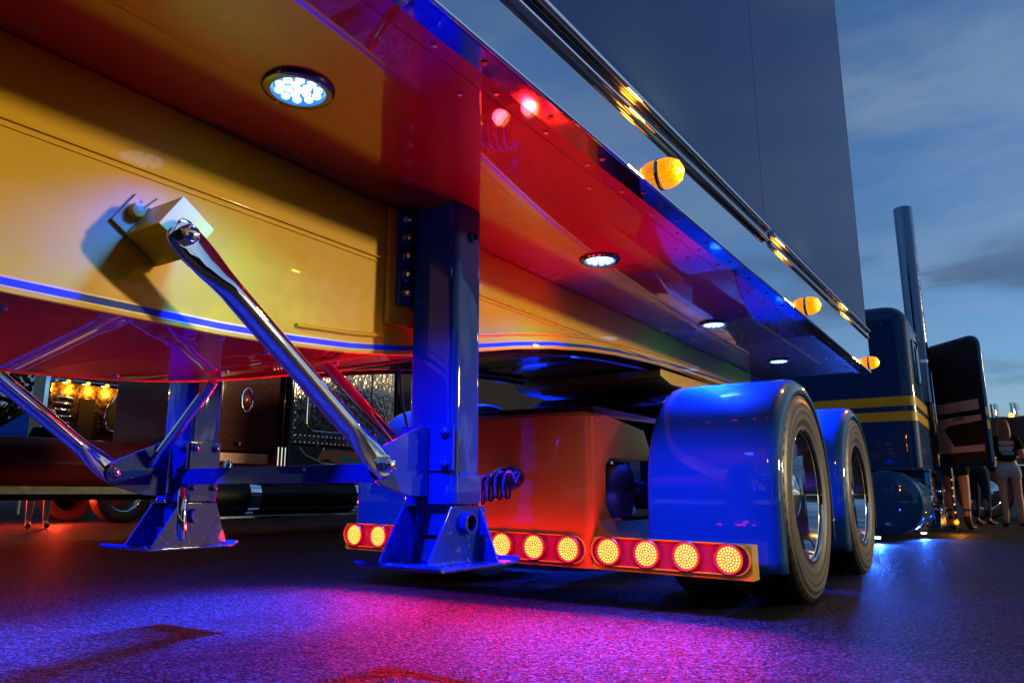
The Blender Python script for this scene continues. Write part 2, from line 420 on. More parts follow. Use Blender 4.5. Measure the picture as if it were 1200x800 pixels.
# mouldings above the rail (dark channel between two bright half rounds)
ys = [YR, 0, 1, 2, 3.03]
ys2 = [3.09, 4, 5, YF + 0.005]
for yy in (ys, ys2):
    pr = 0.0 if yy is ys else -0.006
    MB().tube([(XS + 0.012 + pr, y, trimz(y) + 0.032) for y in yy], 0.007, 12).build('trim_moulding', 'chrome', TR)
    MB().tube([(XS + 0.020 + pr, y, trimz(y) + 0.078) for y in yy], [0.011] * (len(yy) - 1) + [0.009], 14).build('trim_moulding', 'chrome', TR)
    MB().prism([(yy[0], trimz(yy[0]) + 0.030), (yy[-1], trimz(yy[-1]) + 0.030), (yy[-1], trimz(yy[-1]) + 0.085), (0 if yy is ys else yy[0], trimz(0 if yy is ys else yy[0]) + 0.085), (yy[0], trimz(yy[0]) + 0.085)][:5], 'X', XS - 0.003, XS + 0.012 + pr).build('trim_channel', 'darkmetal', TR)
# underside panels
XK = -1.47
cuts = [YR, -3.2, -0.62, 2.46, 4.05, YF - 0.06]
for sx in (1, -1):
    f = (lambda x: x) if sx == 1 else mir
    for a, b in zip(cuts[:-1], cuts[1:]):
        MB().box(f(XK - 0.02), f(XS - 0.109), a + 0.0015, b - 0.0015, 1.330, 1.338).build('underside_panel', 'red', TR, bevel=0.0012, seg=1)
MB().box(mir(XS) + 0.03, XS - 0.03, YR, YF - 0.05, 1.342, 1.36).build('floor_deck', 'black', TR)
scr = MB().lathe([(0, 0.006), (0.003, 0.0055), (0.004, 0.0)], n=10, d=(0, 0, -1)).mesh('screw', 'dullmetal')
for y in (-0.1, 0.53, 1.15, 1.75, 2.40, 2.52, 3.2, 3.99, 4.11, 5.0):
    for x in (-0.90, -1.13, -1.42):
        if abs(x + 1.13) < 0.01 and y not in (2.40, 2.52, 3.99, 4.11): continue
        link('screw', scr, TR, T(x, y, 1.3298))
for i in range(26):
    link('screw', scr, TR, T(-0.832, 0.35 + i * 0.21, 1.3283))
# keel
KB = [(-6.4, .838), (-2, .838), (0.0, .838), (0.6, .838), (1.0, .839), (1.2, .846), (1.4, .860), (1.6, .884), (1.8, .918), (2.0, .958), (2.25, 1.008), (2.5, 1.050), (2.8, 1.088), (3.1, 1.116), (3.5, 1.138), (4.0, 1.156), (4.6, 1.170), (5.3, 1.180)]
def kz(y):
    for (a, za), (b, zb) in zip(KB[:-1], KB[1:]):
        if a <= y <= b: return za + (zb - za) * (y - a) / (b - a)
    return KB[-1][1]
def ysamp(a, b, st=0.07):
    n = max(2, int((b - a) / st)); return [a + (b - a) * i / n for i in range(n + 1)]
for sx in (1, -1):
    f = (lambda x: x) if sx == 1 else mir
    Y_ = [-6.4, -2] + ysamp(0.3, 5.3, 0.05)
    ks = MB().prism([(y, kz(y)) for y in Y_] + [(5.3, ZB - 0.001), (-6.4, ZB - 0.001)], 'X', f(XK - 0.012), f(XK)).build('keel_side', 'yellow', TR, bevel=0.004)
    def band(z0, z1, prox, nm, mt, a=-6.3, b=5.29):
        YY = [y for y in ([-6.3, -2] + ysamp(0.3, 5.29, 0.05)) if a <= y <= b]
        mb = MB(); rings = []
        for y in YY: rings.append([(f(XK - 0.002), y, kz(y) + z0), (f(XK + prox), y, kz(y) + z0), (f(XK + prox), y, kz(y) + z1), (f(XK - 0.002), y, kz(y) + z1)])
        mb.loft(rings).build(nm, mt, ks, smooth=30)
    band(0.0135, 0.0275, 0.0012, 'pinstripe', 'stripe')
    band(0.0275, 0.0315, 0.0008, 'pinstripe_edge', 'cream'); band(0.0095, 0.0135, 0.0008, 'pinstripe_edge', 'cream')
    if sx == 1:
        # upper ledge: a shallow step with a weld line
        MB().box(XK, XK + 0.007, -6.3, 4.9, 1.158, 1.163).build('weld_ledge', 'yellow', ks, bevel=0.0018)
        MB().box(XK, XK + 0.004, -6.3, 4.9, 1.1445, 1.147).build('weld_ledge', 'yellow', ks, bevel=0.001)
        def bead(y0, y1, dz, r):
            pts = [(XK + r * 0.4, y, kz(y) + dz) for y in ysamp(y0, y1, 0.012)]
            rs = [r * (0.85 + 0.3 * random.random()) for _ in pts]
            MB().tube(pts, rs, 8).build('weld_bead', 'yellow', ks, smooth=60)
        bead(1.22, 1.53, 0.055, 0.007); bead(1.86, 3.0, 0.060, 0.007); bead(3.0, 4.2, 0.055, 0.006)
# belly panels
BX = XK - 0.014
YB = [(-6.4, -1.0), (-1.0, 1.03), (1.03, 1.95), (1.95, 3.55), (3.55, 5.3)]
for a, b in YB:
    mb = MB(); rings = []
    for y in ysamp(a + 0.002, b - 0.002, 0.05 if b > 0 else 1):
        z = kz(y) + 0.004; rings.append([(BX, y, z), (mir(BX), y, z), (mir(BX), y, z + 0.008), (BX, y, z + 0.008)])
    mb.loft(rings).build('belly_panel', 'red' if b < 2.0 else 'mirrorbelly', TR, smooth=30)
rv = MB().lathe([(0, 0.011), (0.004, 0.010), (0.007, 0.006), (0.0075, 0)], n=12, d=(0, 0, -1)).mesh('rivet', 'dullmetal')
for y, x in ((0.62, -1.62), (0.9, -2.36), (1.25, -2.36), (1.25, -1.62), (0.62, -2.36), (1.62, -1.75), (2.0, -1.6)):
    link('rivet', rv, TR, T(x, y, kz(y) + 0.004))
# upper coupler with kingpin
MB().prism([(3.7, 1.10), (3.85, 1.07), (4.95, 1.09), (5.1, 1.13), (5.1, 1.16), (3.7, 1.14)], 'X', -1.5, mir(-1.5)).build('coupler_plate', 'yellow', TR, bevel=0.006)
for x in (-1.56, mir(-1.56)):
    MB().tube([(x, y, kz(y) - .012) for y in ysamp(2.0, 4.6, .1)], .010, 8).build('air_line', 'blackpaint', TR)

# round blue underglow lights
bez = MB().lathe([(0, 0.0), (0, 0.071), (0.003, 0.076), (0.008, 0.074), (0.011, 0.066), (0.010, 0.0575), (0.004, 0.056)], n=40, d=(0, 0, -1), caps=False).mesh('bezel', 'darkmetal')
refl = MB().lathe([(0.003, 0.0), (0.003, 0.052), (0.010, 0.0575)], n=32, d=(0, 0, -1), caps=False).mesh('reflector', 'ledlens')
dio = MB().lathe([(0.003, 0.0095), (0.008, 0.009), (0.011, 0.005), (0.0115, 0)], n=12, d=(0, 0, -1)).mesh('diode', 'led')
scw = MB().lathe([(0.0, 0.004), (0.002, 0.003), (0.0025, 0)], n=8, d=(0, 0, -1)).mesh('screw', 'dullmetal')
POS14 = [(0.0, 0.0)] + [(0.021 * math.cos(R(a)), 0.021 * math.sin(R(a))) for a in range(15, 375, 72)] + [(0.041 * math.cos(R(a)), 0.041 * math.sin(R(a))) for a in range(0, 360, 36)]
def round_light(x, y, z, par, power, detail=True):
    b = link('round_light', bez, par, T(x, y, z))
    link('reflector', refl, b, T(x, y, z))
    if detail:
        for (dx, dy) in POS14: link('diode', dio, b, T(x + dx, y + dy, z))
        for s in (-1, 1): link('screw', scw, b, T(x + 0.067 * s, y, z - 0.010))
    lamp('light_source', 'SPOT', b, (x, y, z - 0.02), (0, 0, -1), power, (0.004, 0.05, 1.0), 0.055, 74, 1.0)
    lamp('light_spill', 'SPOT', b, (x, y, z - 0.02), (0, 0, -1), power * .22, (0.004, 0.035, 1.0), 0.05, 130, 0.8)
LEDW = 2100
for y in (-0.45, 0.942, 2.35, 3.62, 4.90):
    round_light(-1.172, y, 1.330, TR, LEDW)
for y in (-0.6, 2.15, 3.62, 4.90):
    round_light(mir(-1.172), y, 1.330, TR, LEDW, False)
round_light(mir(-1.172), 0.88, 1.330, TR, LEDW * .8, False)

# amber marker lights on the rail
mbase = MB().lathe([(0, 0.044), (0.003, 0.0465), (0.006, 0.046), (0.007, 0.040)], n=28).mesh('base', 'chrome')
mlens = MB().lathe([(0.006, 0.044), (0.020, 0.0445), (0.036, 0.041), (0.050, 0.033), (0.060, 0.021), (0.066, 0.009), (0.067, 0.0)], n=28).mesh('lens', 'amber')
mdio = MB().lathe([(0, 0.006), (0.004, 0.005), (0.005, 0)], n=8).mesh('diode', 'amberd')
for y in (1.903, 3.747, 5.69):
    z = 1.388
    b = link('marker_light', mbase, TR, T(XS, y, z))
    link('lens', mlens, b, T(XS, y, z))
    for i in range(9):
        a = i * 2 * PI / 8; rr_ = 0.0 if i == 8 else 0.027
        x_ = 0.0515 if i < 8 else 0.0640
        link('diode', mdio, b, axisM((XS + x_, y + rr_ * math.cos(a), z + rr_ * math.sin(a)), (1, 0.5 * math.cos(a) * (i < 8), 0.5 * math.sin(a) * (i < 8))))
    lamp('light_source', 'POINT', b, (XS + 0.11, y, z), (1, 0, 0), 16.0, (1.0, 0.33, 0.02), 0.03)

# landing gear -------------------------------------------------
nut = hexnut(0.016, 0.014, 0.012).mesh('nut', 'chrome')
bnut = hexnut(0.014, 0.012, 0.006).mesh('nut', 'legblue')
bolt = MB().lathe([(0, 0.008), (0.018, 0.008)], n=12).lathe([(0.0, 0.012), (-0.004, 0.012)], n=6).mesh('bolt_end', 'darkmetal')
def landing_leg(f, near):
    sg = 1 if near else -1
    x0, x1 = -1.440, -1.268; y0, y1 = 1.615, 1.750
    # main square tube with rounded corners
    o = rr(min(f(x0), f(x1)), max(f(x0), f(x1)), y0, y1, 0.028, 5)
    rings = [[(px, py, z) for px, py in o] for z in (0.462, 1.328)]
    leg = MB().loft(rings).build('landing_leg', 'legblue', TR, smooth=40)
    oc = rr(min(f(x0 - .008), f(x1 + .008)), max(f(x0 - .008), f(x1 + .008)), y0 - .008, y1 + .008, 0.030, 5)
    MB().loft([[(px, py, z) for px, py in oc] for z in (0.455, 0.535)]).build('collar', 'legblue', leg, bevel=0.003)
    oi = rr(min(f(-1.42), f(-1.288)), max(f(-1.42), f(-1.288)), y0 + .015, y1 - .015, 0.02, 4)
    MB().loft([[(px, py, z) for px, py in oi] for z in (0.372, 0.458)]).build('inner_leg', 'legblue', leg)
    # bolting flange toward the keel
    MB().box(f(-1.454), f(-1.4405), 1.565, 1.75, 1.03, 1.322).build('flange', 'legblue', leg, bevel=0.003)
    MB().box(f(-1.4695), f(-1.4555), 1.535, 1.80, 0.97, 1.326).build('stand_off', 'yellow', leg, bevel=0.003)
    for i in range(5):
        z = 1.296 - i * 0.0575
        link('nut', nut, leg, axisM((f(-1.4405), 1.592, z), (sg, 0, 0)))
        link('bolt_end', bolt, leg, axisM((f(-1.475), 1.553, z), (sg, 0, 0)))
    # side lug on the outer face
    MB().lathe([(0, .016), (.010, .016), (.012, .011), (.004, .010)], (f(-1.268), 1.69, 1.235), (sg, 0, 0), 16).build('lug', 'legblue', leg)
    # gusset plate with the brace end
    gp = [(1.60, .475), (1.60, .665), (1.56, .665), (1.42, .605), (1.385, .580), (1.375, .553), (1.385, .525), (1.42, .505), (1.52, .478)]
    for gx in ((-1.352, -1.342),):
        MB().prism(gp, 'X', f(gx[0]), f(gx[1])).build('gusset', 'legblue', leg, bevel=0.002)
    # a bracket plate with bolts on the leg face
    MB().box(f(-1.452), f(-1.26), y0 - 0.010, y0 - 0.0015, .545, .672).build('bracket_plate', 'legblue', leg, bevel=0.003)
    for xx in (-1.43, -1.285):
        for zz in (.565, .652): link('nut', bnut, leg, axisM((f(xx), y0 - 0.010, zz), (0, -1, 0)))
    # inner plate (facing the other leg)
    xi = x0 - 0.0035
    MB().prism([(1.62, .48), (1.745, .48), (1.745, .67), (1.62, .67)], 'X', f(xi), f(xi - 0.008)).build('bracket_plate', 'legblue', leg, bevel=0.002)
    for yy in (1.64, 1.725):
        for zz in (.505, .648): link('nut', bnut, leg, axisM((f(xi - 0.008), yy, zz), (-sg, 0, 0)))
    # foot
    ft = MB().box(f(-1.475), f(-1.19), 1.485, 1.815, 0.290, 0.298).build('foot', 'legblue', leg, bevel=0.002)
    for (ya, yb, s2) in ((1.485, 1.465, 1), (1.815, 1.832, -1)):
        MB().add([(f(-1.475), ya, .290), (f(-1.19), ya, .290), (f(-1.19), yb, .302), (f(-1.475), yb, .302), (f(-1.475), ya, .298), (f(-1.19), ya, .298), (f(-1.19), yb, .310), (f(-1.475), yb, .310)],
                 [(0,1,2,3),(4,5,6,7),(0,1,5,4),(1,2,6,5),(2,3,7,6),(3,0,4,7)]).build('foot_lip', 'legblue', leg)
    side = [(1.51, .2985), (1.81, .2985), (1.755, .45), (1.605, .45)]
    for gx in ((-1.438, -1.430), (-1.270, -1.262)):
        MB().prism(side, 'X', f(gx[0]), f(gx[1])).build('foot_plate', 'legblue', leg, bevel=0.0015)
    MB().prism([(f(-1.4295), .299), (f(-1.2705), .299), (f(-1.2705), .362), (f(-1.4295), .362)], 'Y', 1.625, 1.633).build('foot_plate', 'legblue', leg)
    MB().prism([(f(-1.4295), .299), (f(-1.2705), .299), (f(-1.2705), .44), (f(-1.4295), .44)], 'Y', 1.75, 1.758).build('foot_plate', 'legblue', leg)
    # outer gusset
    MB().prism([(f(-1.2615), .299), (f(-1.20), .299), (f(-1.2615), .445)], 'Y', 1.735, 1.742).build('foot_plate', 'legblue', leg)
    def wbead(p, q, r=.004):
        p = Vector(p); q = Vector(q); n = max(6, int((q - p).length / .006))
        MB().tube([p + (q - p) * i / n for i in range(n + 1)], [r * (.8 + .4 * random.random()) for _ in range(n + 1)], 6).build('weld_bead', 'legblue', leg, smooth=60)
    wbead((f(-1.2615), 1.515, .3005), (f(-1.2615), 1.80, .3005)); wbead((f(-1.43), 1.635, .3), (f(-1.27), 1.635, .3))
    wbead((f(x1 + .001), y0 + .03, .536), (f(x1 + .001), y1 - .03, .536)); wbead((f(x0 + .02), y0 - .002, .537), (f(x1 - .02), y0 - .002, .537))
    wbead((f(-1.347), y0 - .003, .48), (f(-1.347), y0 - .003, .66))
    # pivot tube
    MB().lathe([(0, .020), (0, .029), (.022, .029), (.022, .021), (0.0, .021)], (f(-1.2615), 1.668, .405), (sg, 0, 0), 24, caps=False).build('pivot_tube', 'legblue', leg)
    MB().lathe([(0, 0), (0, .0205), (.003, .0205), (.003, 0)], (f(-1.2615), 1.668, .405), (sg, 0, 0), 20).build('pivot_bore', 'black', leg)
    MB().cyl((f(-1.46), 1.668, .405), (f(-1.4385), 1.668, .405), .026, 20).build('pivot_tube', 'legblue', leg)
    return leg
landing_leg(lambda x: x, True)
landing_leg(mir, False)
# cross bar
MB().prism([(1.595, .515), (1.602, .515), (1.602, .563), (1.66, .563), (1.66, .571), (1.595, .571)], 'X', -1.452, mir(-1.452)).build('cross_bar', 'legblue', TR, bevel=0.002)
# chrome braces with flattened ends
def brace(a, b, r, name='brace', mat='chrome'):
    a = Vector(a); b = Vector(b); d = (b - a); L = d.length; d.normalize()
    side = Vector((1, 0, 0)); side = (side - d * side.dot(d)).normalized(); up = d.cross(side)
    st = [(-0.030, .30, 0.62), (-0.026, .30, 1.05), (-0.012, .30, 1.35), (0.03, .32, 1.45), (0.07, .40, 1.40), (0.11, .75, 1.15), (0.14, 1, 1), (0.16, 1, 1)]
    seq = st + [(L - s, fx, fz) for s, fx, fz in reversed(st)]
    rings = []
    for s, fx, fz in seq:
        p = a + d * s; rings.append([p + side * (r * fx * math.cos(t)) + up * (r * fz * math.sin(t)) for t in [2 * PI * i / 24 for i in range(24)]])
    o = MB().loft(rings).build(name, mat, TR, smooth=50)
    for p, sgn in ((a, 1), (b, 1), (b, -1)):
        q = p + side * (r * 0.30 * sgn)
        link('nut', nutbig, o, axisM(q, side * sgn))
    return o
nutbig = hexnut(0.021, 0.020, 0.014).mesh('nut', 'chrome')
brace((-1.330, 0.81, 0.990), (-1.330, 1.405, 0.555), 0.026)
brace((mir(-1.330), 0.81, 0.990), (mir(-1.330), 1.405, 0.555), 0.026)
def strut(a, b, r, mat):
    a = Vector(a); b = Vector(b)
    return MB().tube([a, a + (b - a) * .04, a + (b - a) * .96, b], [r * .8, r, r, r * .8], 18).build('strut', mat, TR)
strut((-1.36, 1.53, .585), (-1.69, 1.53, .862), 0.018, 'chrome')
strut((mir(-1.36), 1.53, .585), (mir(-1.69), 1.53, .862), 0.018, 'chrome')
strut((-2.36, 1.52, .50), (-2.345, 1.52, .33), 0.016, 'chrome')
# upper bracket on the keel, set square to the brace
ca, sa = math.cos(R(57)), math.sin(R(57))
def bq(a, b): return (0.764 + ca * a + sa * b, 1.008 + sa * a - ca * b)
for f, sg in ((lambda x: x, 1), (mir, -1)):
    br = MB().prism([bq(0, 0), bq(.087, 0), bq(.087, .092), bq(0, .092)], 'X', f(XK + 0.0005), f(-1.346)).build('brace_bracket', 'yellow', TR, bevel=0.003)
    MB().prism([bq(0.001, -.040), bq(.086, -.040), bq(.086, -.0005), bq(.001, -.0005)], 'X', f(XK + 0.0005), f(XK + 0.008)).build('base_plate', 'yellow', br, bevel=0.002)
    MB().lathe([(0, .015), (.010, .017), (.018, .014), (.020, .006), (.020, 0)], (f(XK + .008), bq(.05, -.018)[0], bq(.05, -.018)[1]), (sg, 0, 0), 20).build('bolt_head', 'yellow', br)
    q0, q1 = bq(.052, -.016), bq(.085, -.004)
    MB().tube([(f(XK + .024), q0[0], q0[1]), (f(XK + .034), q1[0], q1[1] + .012)], .002, 8).build('cotter_pin', 'chrome', br)
    cl = MB().prism([bq(.010, .0925), bq(.055, .0925), bq(.055, .120), bq(.010, .120)], 'X', f(-1.352), f(-1.40)).build('lower_clip', 'yellow', br, bevel=0.003)
    link('nut', nut, br, axisM((f(-1.352), *bq(.032, .106)), (sg, 0, 0)))

# ------------------------------------------------------------------ the tractor
TK = thing('semi_truck', (XC, 6.5, 0), 'blue show tractor with yellow stripes, rounded fenders and its cab door open', 'truck')
def lean(p): return (p[0], p[1], p[2] - 0.0165 * (p[0] + 1.9))
YL = 2.97
# wheels
TR_ = 0.478
def tyre_mesh():
    pr = [(-.012, .292), (.000, .296), (.004, .304), (.001, .314), (.004, .325), (.010, .345), (.0115, .350), (.0105, .356), (.013, .385), (.0145, .390), (.0135, .395), (.012, .415), (.0135, .419), (.0135, .424), (.011, .428), (.006, .444), (.0075, .448), (.0065, .453), (-.001, .464), (-.008, .471), (-.016, .475),
          (-.034, .4785), (-.036, .4665), (-.044, .4665), (-.046, .479), (-.090, .4795), (-.092, .4665), (-.102, .4665), (-.104, .4795), (-.146, .4795), (-.148, .4665), (-.158, .4665), (-.160, .4795), (-.204, .479), (-.206, .4665), (-.214, .4665), (-.216, .4785), (-.234, .475), (-.25, .462), (-.262, .42), (-.262, .36), (-.252, .30)]
    n = 144; mb = MB(); vs = []; fs = []
    for j, (a, r) in enumerate(pr):
        for i in range(n):
            t = 2 * PI * i / n; r2 = r
            if j in (18, 19, 20) or j in (36, 37): r2 = r - (0.006 if i % 3 == 0 else 0.0)
            vs.append((a, r2 * math.cos(t), r2 * math.sin(t)))
    m = len(pr)
    for j in range(m - 1):
        for i in range(n):
            k = (i + 1) % n; fs.append((j * n + i, j * n + k, (j + 1) * n + k, (j + 1) * n + i))
    return mb.add(vs, fs).mesh('tyre', 'rubber', smooth=32)
TYRE = tyre_mesh()
def rim_mesh(deep):
    if deep:
        pr = [(-.004, .292), (.003, .297), (.004, .304), (-.001, .306), (-.008, .303), (-.011, .292), (-.016, .283), (-.05, .276), (-.085, .268), (-.16, .266), (-.172, .262), (-.176, .250), (-.178, .215), (-.180, .130), (-.178, .0)]
    else:
        pr = [(-.004, .292), (.003, .297), (.004, .304), (-.001, .306), (-.008, .303), (-.02, .28), (-.05, .27), (-.045, .23), (0.0, .17), (0.01, .10), (0.01, 0)]
    return MB().lathe(pr, n=64, caps=False).mesh('rim', 'brightrim', smooth=40)
RIMD, RIMF = rim_mesh(True), rim_mesh(False)
HUB = MB().lathe([(-.178, .115), (-.165, .112), (-.10, .098), (-.055, .094), (-.05, .085), (-.045, .06), (-.035, .03), (-.03, 0)], n=32).mesh('hub', 'chrome')
NUTC = MB().lathe([(-.178, .020), (-.150, .018), (-.135, .014), (-.128, .0)], n=10).mesh('lug_nut', 'chrome')
HOLE = MB().lathe([(-.1775, .0), (-.1772, .026), (-.176, .028), (-.174, .026), (-.1765, .024)], n=16, caps=False).mesh('hand_hole', 'black')
def wheel(par, x, y, side, rz=0.0, full=True, rim=None, local=False, z=TR_):
    fl = Matrix() if side > 0 else Matrix.Rotation(PI, 4, 'Z')
    Mx = T(x, y, z) @ Matrix.Rotation(rz, 4, 'Z') @ fl
    w = bpy.data.objects.new('wheel', None); COL.objects.link(w); w.parent = par
    W = WM[par] @ Mx if local else Mx
    w.matrix_basis = WM[par].inverted() @ W; WM[w] = W; w.empty_display_size = .1
    link('tyre', TYRE, w, Matrix(), True)
    link('rim', rim or RIMD, w, Matrix(), True)
    if full:
        link('hub', HUB, w, Matrix(), True)
        for i in range(10):
            a = 2 * PI * i / 10
            link('lug_nut', NUTC, w, T(0, .165 * math.cos(a), .165 * math.sin(a)), True)
            a += PI / 10
            link('hand_hole', HOLE, w, T(0, .215 * math.cos(a), .215 * math.sin(a)), True)
    return w
XW = -0.790
AX = (3.665, 5.09)
for y in AX:
    wheel(TK, XW, y, 1); wheel(TK, XW - 0.31, y, 1, full=False)
    wheel(TK, mir(XW), y, -1); wheel(TK, mir(XW) + 0.31, y, -1, full=False)
    MB().cyl((XW - .25, y, TR_), (mir(XW) + .25, y, TR_), .075, 20).build('axle', 'black', TK)
    MB().lathe([(-.2, .10), (-.12, .19), (.12, .19), (.2, .10)], (XC, y, TR_), (0, 1, 0), 24).build('differential', 'black', TK)
for s in (1, -1):
    MB().box(XC + s * .33, XC + s * .40, 3.7, 13.6, .50, .76).build('frame_rail', 'blackpaint', TK, bevel=0.004)
# fenders
def fender(yc, f):
    r = 0.552; prof = []
    zb = 0.17
    for z in [zb + (TR_ - zb) * i / 6 for i in range(6)]: prof.append(((yc - r, z), (-1, 0)))
    for i in range(0, 37):
        a = PI - PI * 1.0 * i / 36; prof.append(((yc + r * math.cos(a), TR_ + 0.0 + (r - 0.015) * math.sin(a)), (math.cos(a), math.sin(a))))
    for z in (TR_ - .08, TR_ - .16, TR_ - .22): prof.append(((yc + r, z), (1, 0)))
    cs = [(-1.355, -.03), (-1.353, -.012), (-1.345, -.004), (-1.33, 0)] + [(-1.33 + (-.832 + 1.33) * i / 6, 0) for i in range(1, 7)]
    for i in range(1, 8):
        t = R(90 * i / 7); cs.append((-.832 + .052 * math.sin(t), -.052 * (1 - math.cos(t))))
    cs.append((-.780, -.062)); cs.append((-.786, -.066))
    rings = [[(f(x), p[0] + n[0] * d, p[1] + n[1] * d) for x, d in cs] for p, n in prof]
    mb = MB().loft(rings, caps=False, closed=False)
    o = mb.build('fender', 'blue', TK, smooth=60)
    md = o.modifiers.new('thick', 'SOLIDIFY'); md.thickness = 0.006; md.offset = -1
    MB().tube([(f(-.786), p[0] - n[0] * .064, p[1] - n[1] * .064) for p, n in prof], .006, 8).build('fender_lip', 'blue', o)
    return o
for y in AX:
    fender(y, lambda x: x); fender(y, mir)
# rear body: box with lights
def vrings(o, zs): return [[(x, y, z) for x, y in o] for z in zs]
bxr, bxl = -1.545, mir(-1.545)
o = [(bxl, 3.065)] + [p for p in rr(bxl, bxr, 2.955, 3.065, 0.045, 6) if p[1] < 3.005] + [(bxr, 3.065)]
MB().loft(vrings(o, (.17, .80, .835))).map(lean).build('rear_body_panel', 'orange', TK, bevel=0.0)
top = [[(bxl + .01, 2.965, .836), (bxr - .01, 2.965, .836), (bxr - .01, 4.3, .872), (bxl + .01, 4.3, .872)], [(bxl + .05, 2.995, .858), (bxr - .05, 2.995, .858), (bxr - .05, 4.3, .885), (bxl + .05, 4.3, .885)]]
MB().loft(top).map(lean).build('rear_deck', 'orange', TK, bevel=0.006)
MB().box(bxl + .08, bxr - .08, 3.15, 4.2, .868, .902).map(lean).build('deck_lid', 'maroon', TK, bevel=0.008)
# arched side skins with an opening for the air spring
for f in (lambda x: x, mir):
    po = [(3.066, .17), (3.066, .838), (3.12, .842), (3.55, .80), (3.62, .70), (3.62, .645), (3.17, .645)]
    for i in range(1, 6):
        a = R(90 + 90 * i / 6); po.append((3.17 + .07 * math.cos(a), .575 + .07 * math.sin(a)))
    po += [(3.10, .47)]
    for i in range(1, 7):
        a = R(180 + 90 * i / 6); po.append((3.21 + .11 * math.cos(a), .47 + .11 * math.sin(a)))
    po += [(3.62, .36), (3.62, .17)]
    MB().prism(po, 'X', f(bxr - .012), f(bxr)).build('side_skin', 'orange', TK, bevel=0.003)
    # curved web joining the body to the light bar
    w = []
    for i in range(8):
        a = R(180 + 90 * i / 7); w.append((f(bxr + .10 + .10 * math.cos(a)), .41 + .10 * math.sin(a)))
    MB().prism([(f(bxr + .001), .41)] + w[1:] + [(f(bxr + .10), .305), (f(bxr + .001), .305)], 'Y', 3.005, 3.013).map(lean).build('corner_web', 'orange', TK)
    # air spring
    xa = f(-1.64)
    asp = MB().lathe([(0, .105), (.02, .112), (.06, .118), (.10, .110), (.12, .104), (.14, .110), (.19, .116), (.23, .108), (.25, .098)], (xa, 3.34, .37), (0, 0, 1), 32).build('air_spring', 'black', TK)
    MB().lathe([(0, .10), (.012, .10)], (xa, 3.34, .622), (0, 0, 1), 28).build('top_plate', 'chrome', asp)
    MB().lathe([(0, .095), (.016, .095)], (xa, 3.34, .350), (0, 0, 1), 28).build('bottom_plate', 'chrome', asp)
    MB().box(f(-1.54), f(-1.50), 3.16, 3.5, .36, .375).build('spring_saddle', 'chrome', TK, bevel=0.003)
MB().box(mir(-1.78), -1.78, 3.08, 3.6, .20, .80).build('inner_bulkhead', 'blackpaint', TK)
# light bars
def lz(x): return 0.248 - 0.0165 * (x + 1.9)
GR = [(-1.565, -0.862), (mir(-0.862), mir(-1.565))]
for a, b in GR:
    MB().box(a + .012, b, YL, YL + .085, .168, .305).map(lean).build('light_bar', 'yellow', TK, bevel=0.006)
tl_bez = MB().lathe([(0, .060), (.010, .061), (.014, .056), (.012, .0515), (.004, .0505)], n=32, d=(0, -1, 0), caps=False).mesh('bezel', 'redplastic_and_glow')  # red glow around the lens is painted into the bezel colour
tl_lens = MB().lathe([(0.004, .0505), (.010, .046), (.013, .030), (.0135, 0)], n=32, d=(0, -1, 0), caps=False).mesh('lens', 'tail')
dm = MB()
for rr0, cnt in ((0, 1), (.011, 6), (.022, 12), (.033, 18), (.043, 22)):
    for i in range(cnt):
        a = 2 * PI * i / cnt + rr0 * 20; x = rr0 * math.cos(a); z = rr0 * math.sin(a)
        dep = .0125 if rr0 < .034 else .0105
        dm.lathe([(0, .0044), (.002, .0036), (.0026, 0)], (x, -dep, z), (0, -1, 0), 6)
tl_dio = dm.mesh('diode_cluster', 'taild')
TAILW = 21.0
def pill(xa, xb, z, h, y0, y1):
    pts = []
    for cx, a0 in ((xb - h, -90), (xa + h, 90)):
        for i in range(9):
            a = R(a0 + 180 * i / 8); pts.append((cx + h * math.cos(a), z + h * math.sin(a)))
    return pts
def light_group(xs, y):
    xa, xb = min(xs) - .085, max(xs) + .085
    zc = 0.248
    P = pill(xa, xb, zc, .060, 0, 0); P2 = pill(xa + .004, xb - .004, zc, .056, 0, 0)
    hs = MB().prism(P2, 'Y', y - .0025, y - .0005).map(lean).build('light_recess', 'redplastic_and_glow', TK)  # recess coloured red to carry the glow of the lamps
    # raised rim
    rings = [[(p[0], y + .001, p[1]) for p in P], [(p[0], y - .010, p[1]) for p in P], [(p[0], y - .010, p[1]) for p in P2], [(p[0], y - .002, p[1]) for p in P2]]
    MB().loft(rings, caps=False).map(lean).build('recess_rim', 'yellow', hs, smooth=40)
    for x in xs:
        z = lz(x)
        b = link('tail_light', tl_bez, TK, T(x, y - .003, z))
        link('lens', tl_lens, b, T(x, y - .003, z))
        d_ = link('diode_cluster', tl_dio, b, T(x, y - .003, z)); d_['kind'] = 'stuff'
        lamp('light_source', 'SPOT', b, (x, y - .035, z), (0, -1, 0.0), TAILW, (1.0, 0.004, 0.010), 0.04, 150, 0.25)
        lamp('lens_glow', 'POINT', b, (x, y - .045, z), (0, -1, 0), 1.3, (1.0, 0.008, 0.004), 0.02)
light_group((-0.951, -1.125, -1.297, -1.472), YL)
light_group((mir(-0.951), mir(-1.125), mir(-1.297), mir(-1.472)), YL)
light_group((-1.66, -1.838, -2.015, -2.19), 2.955)
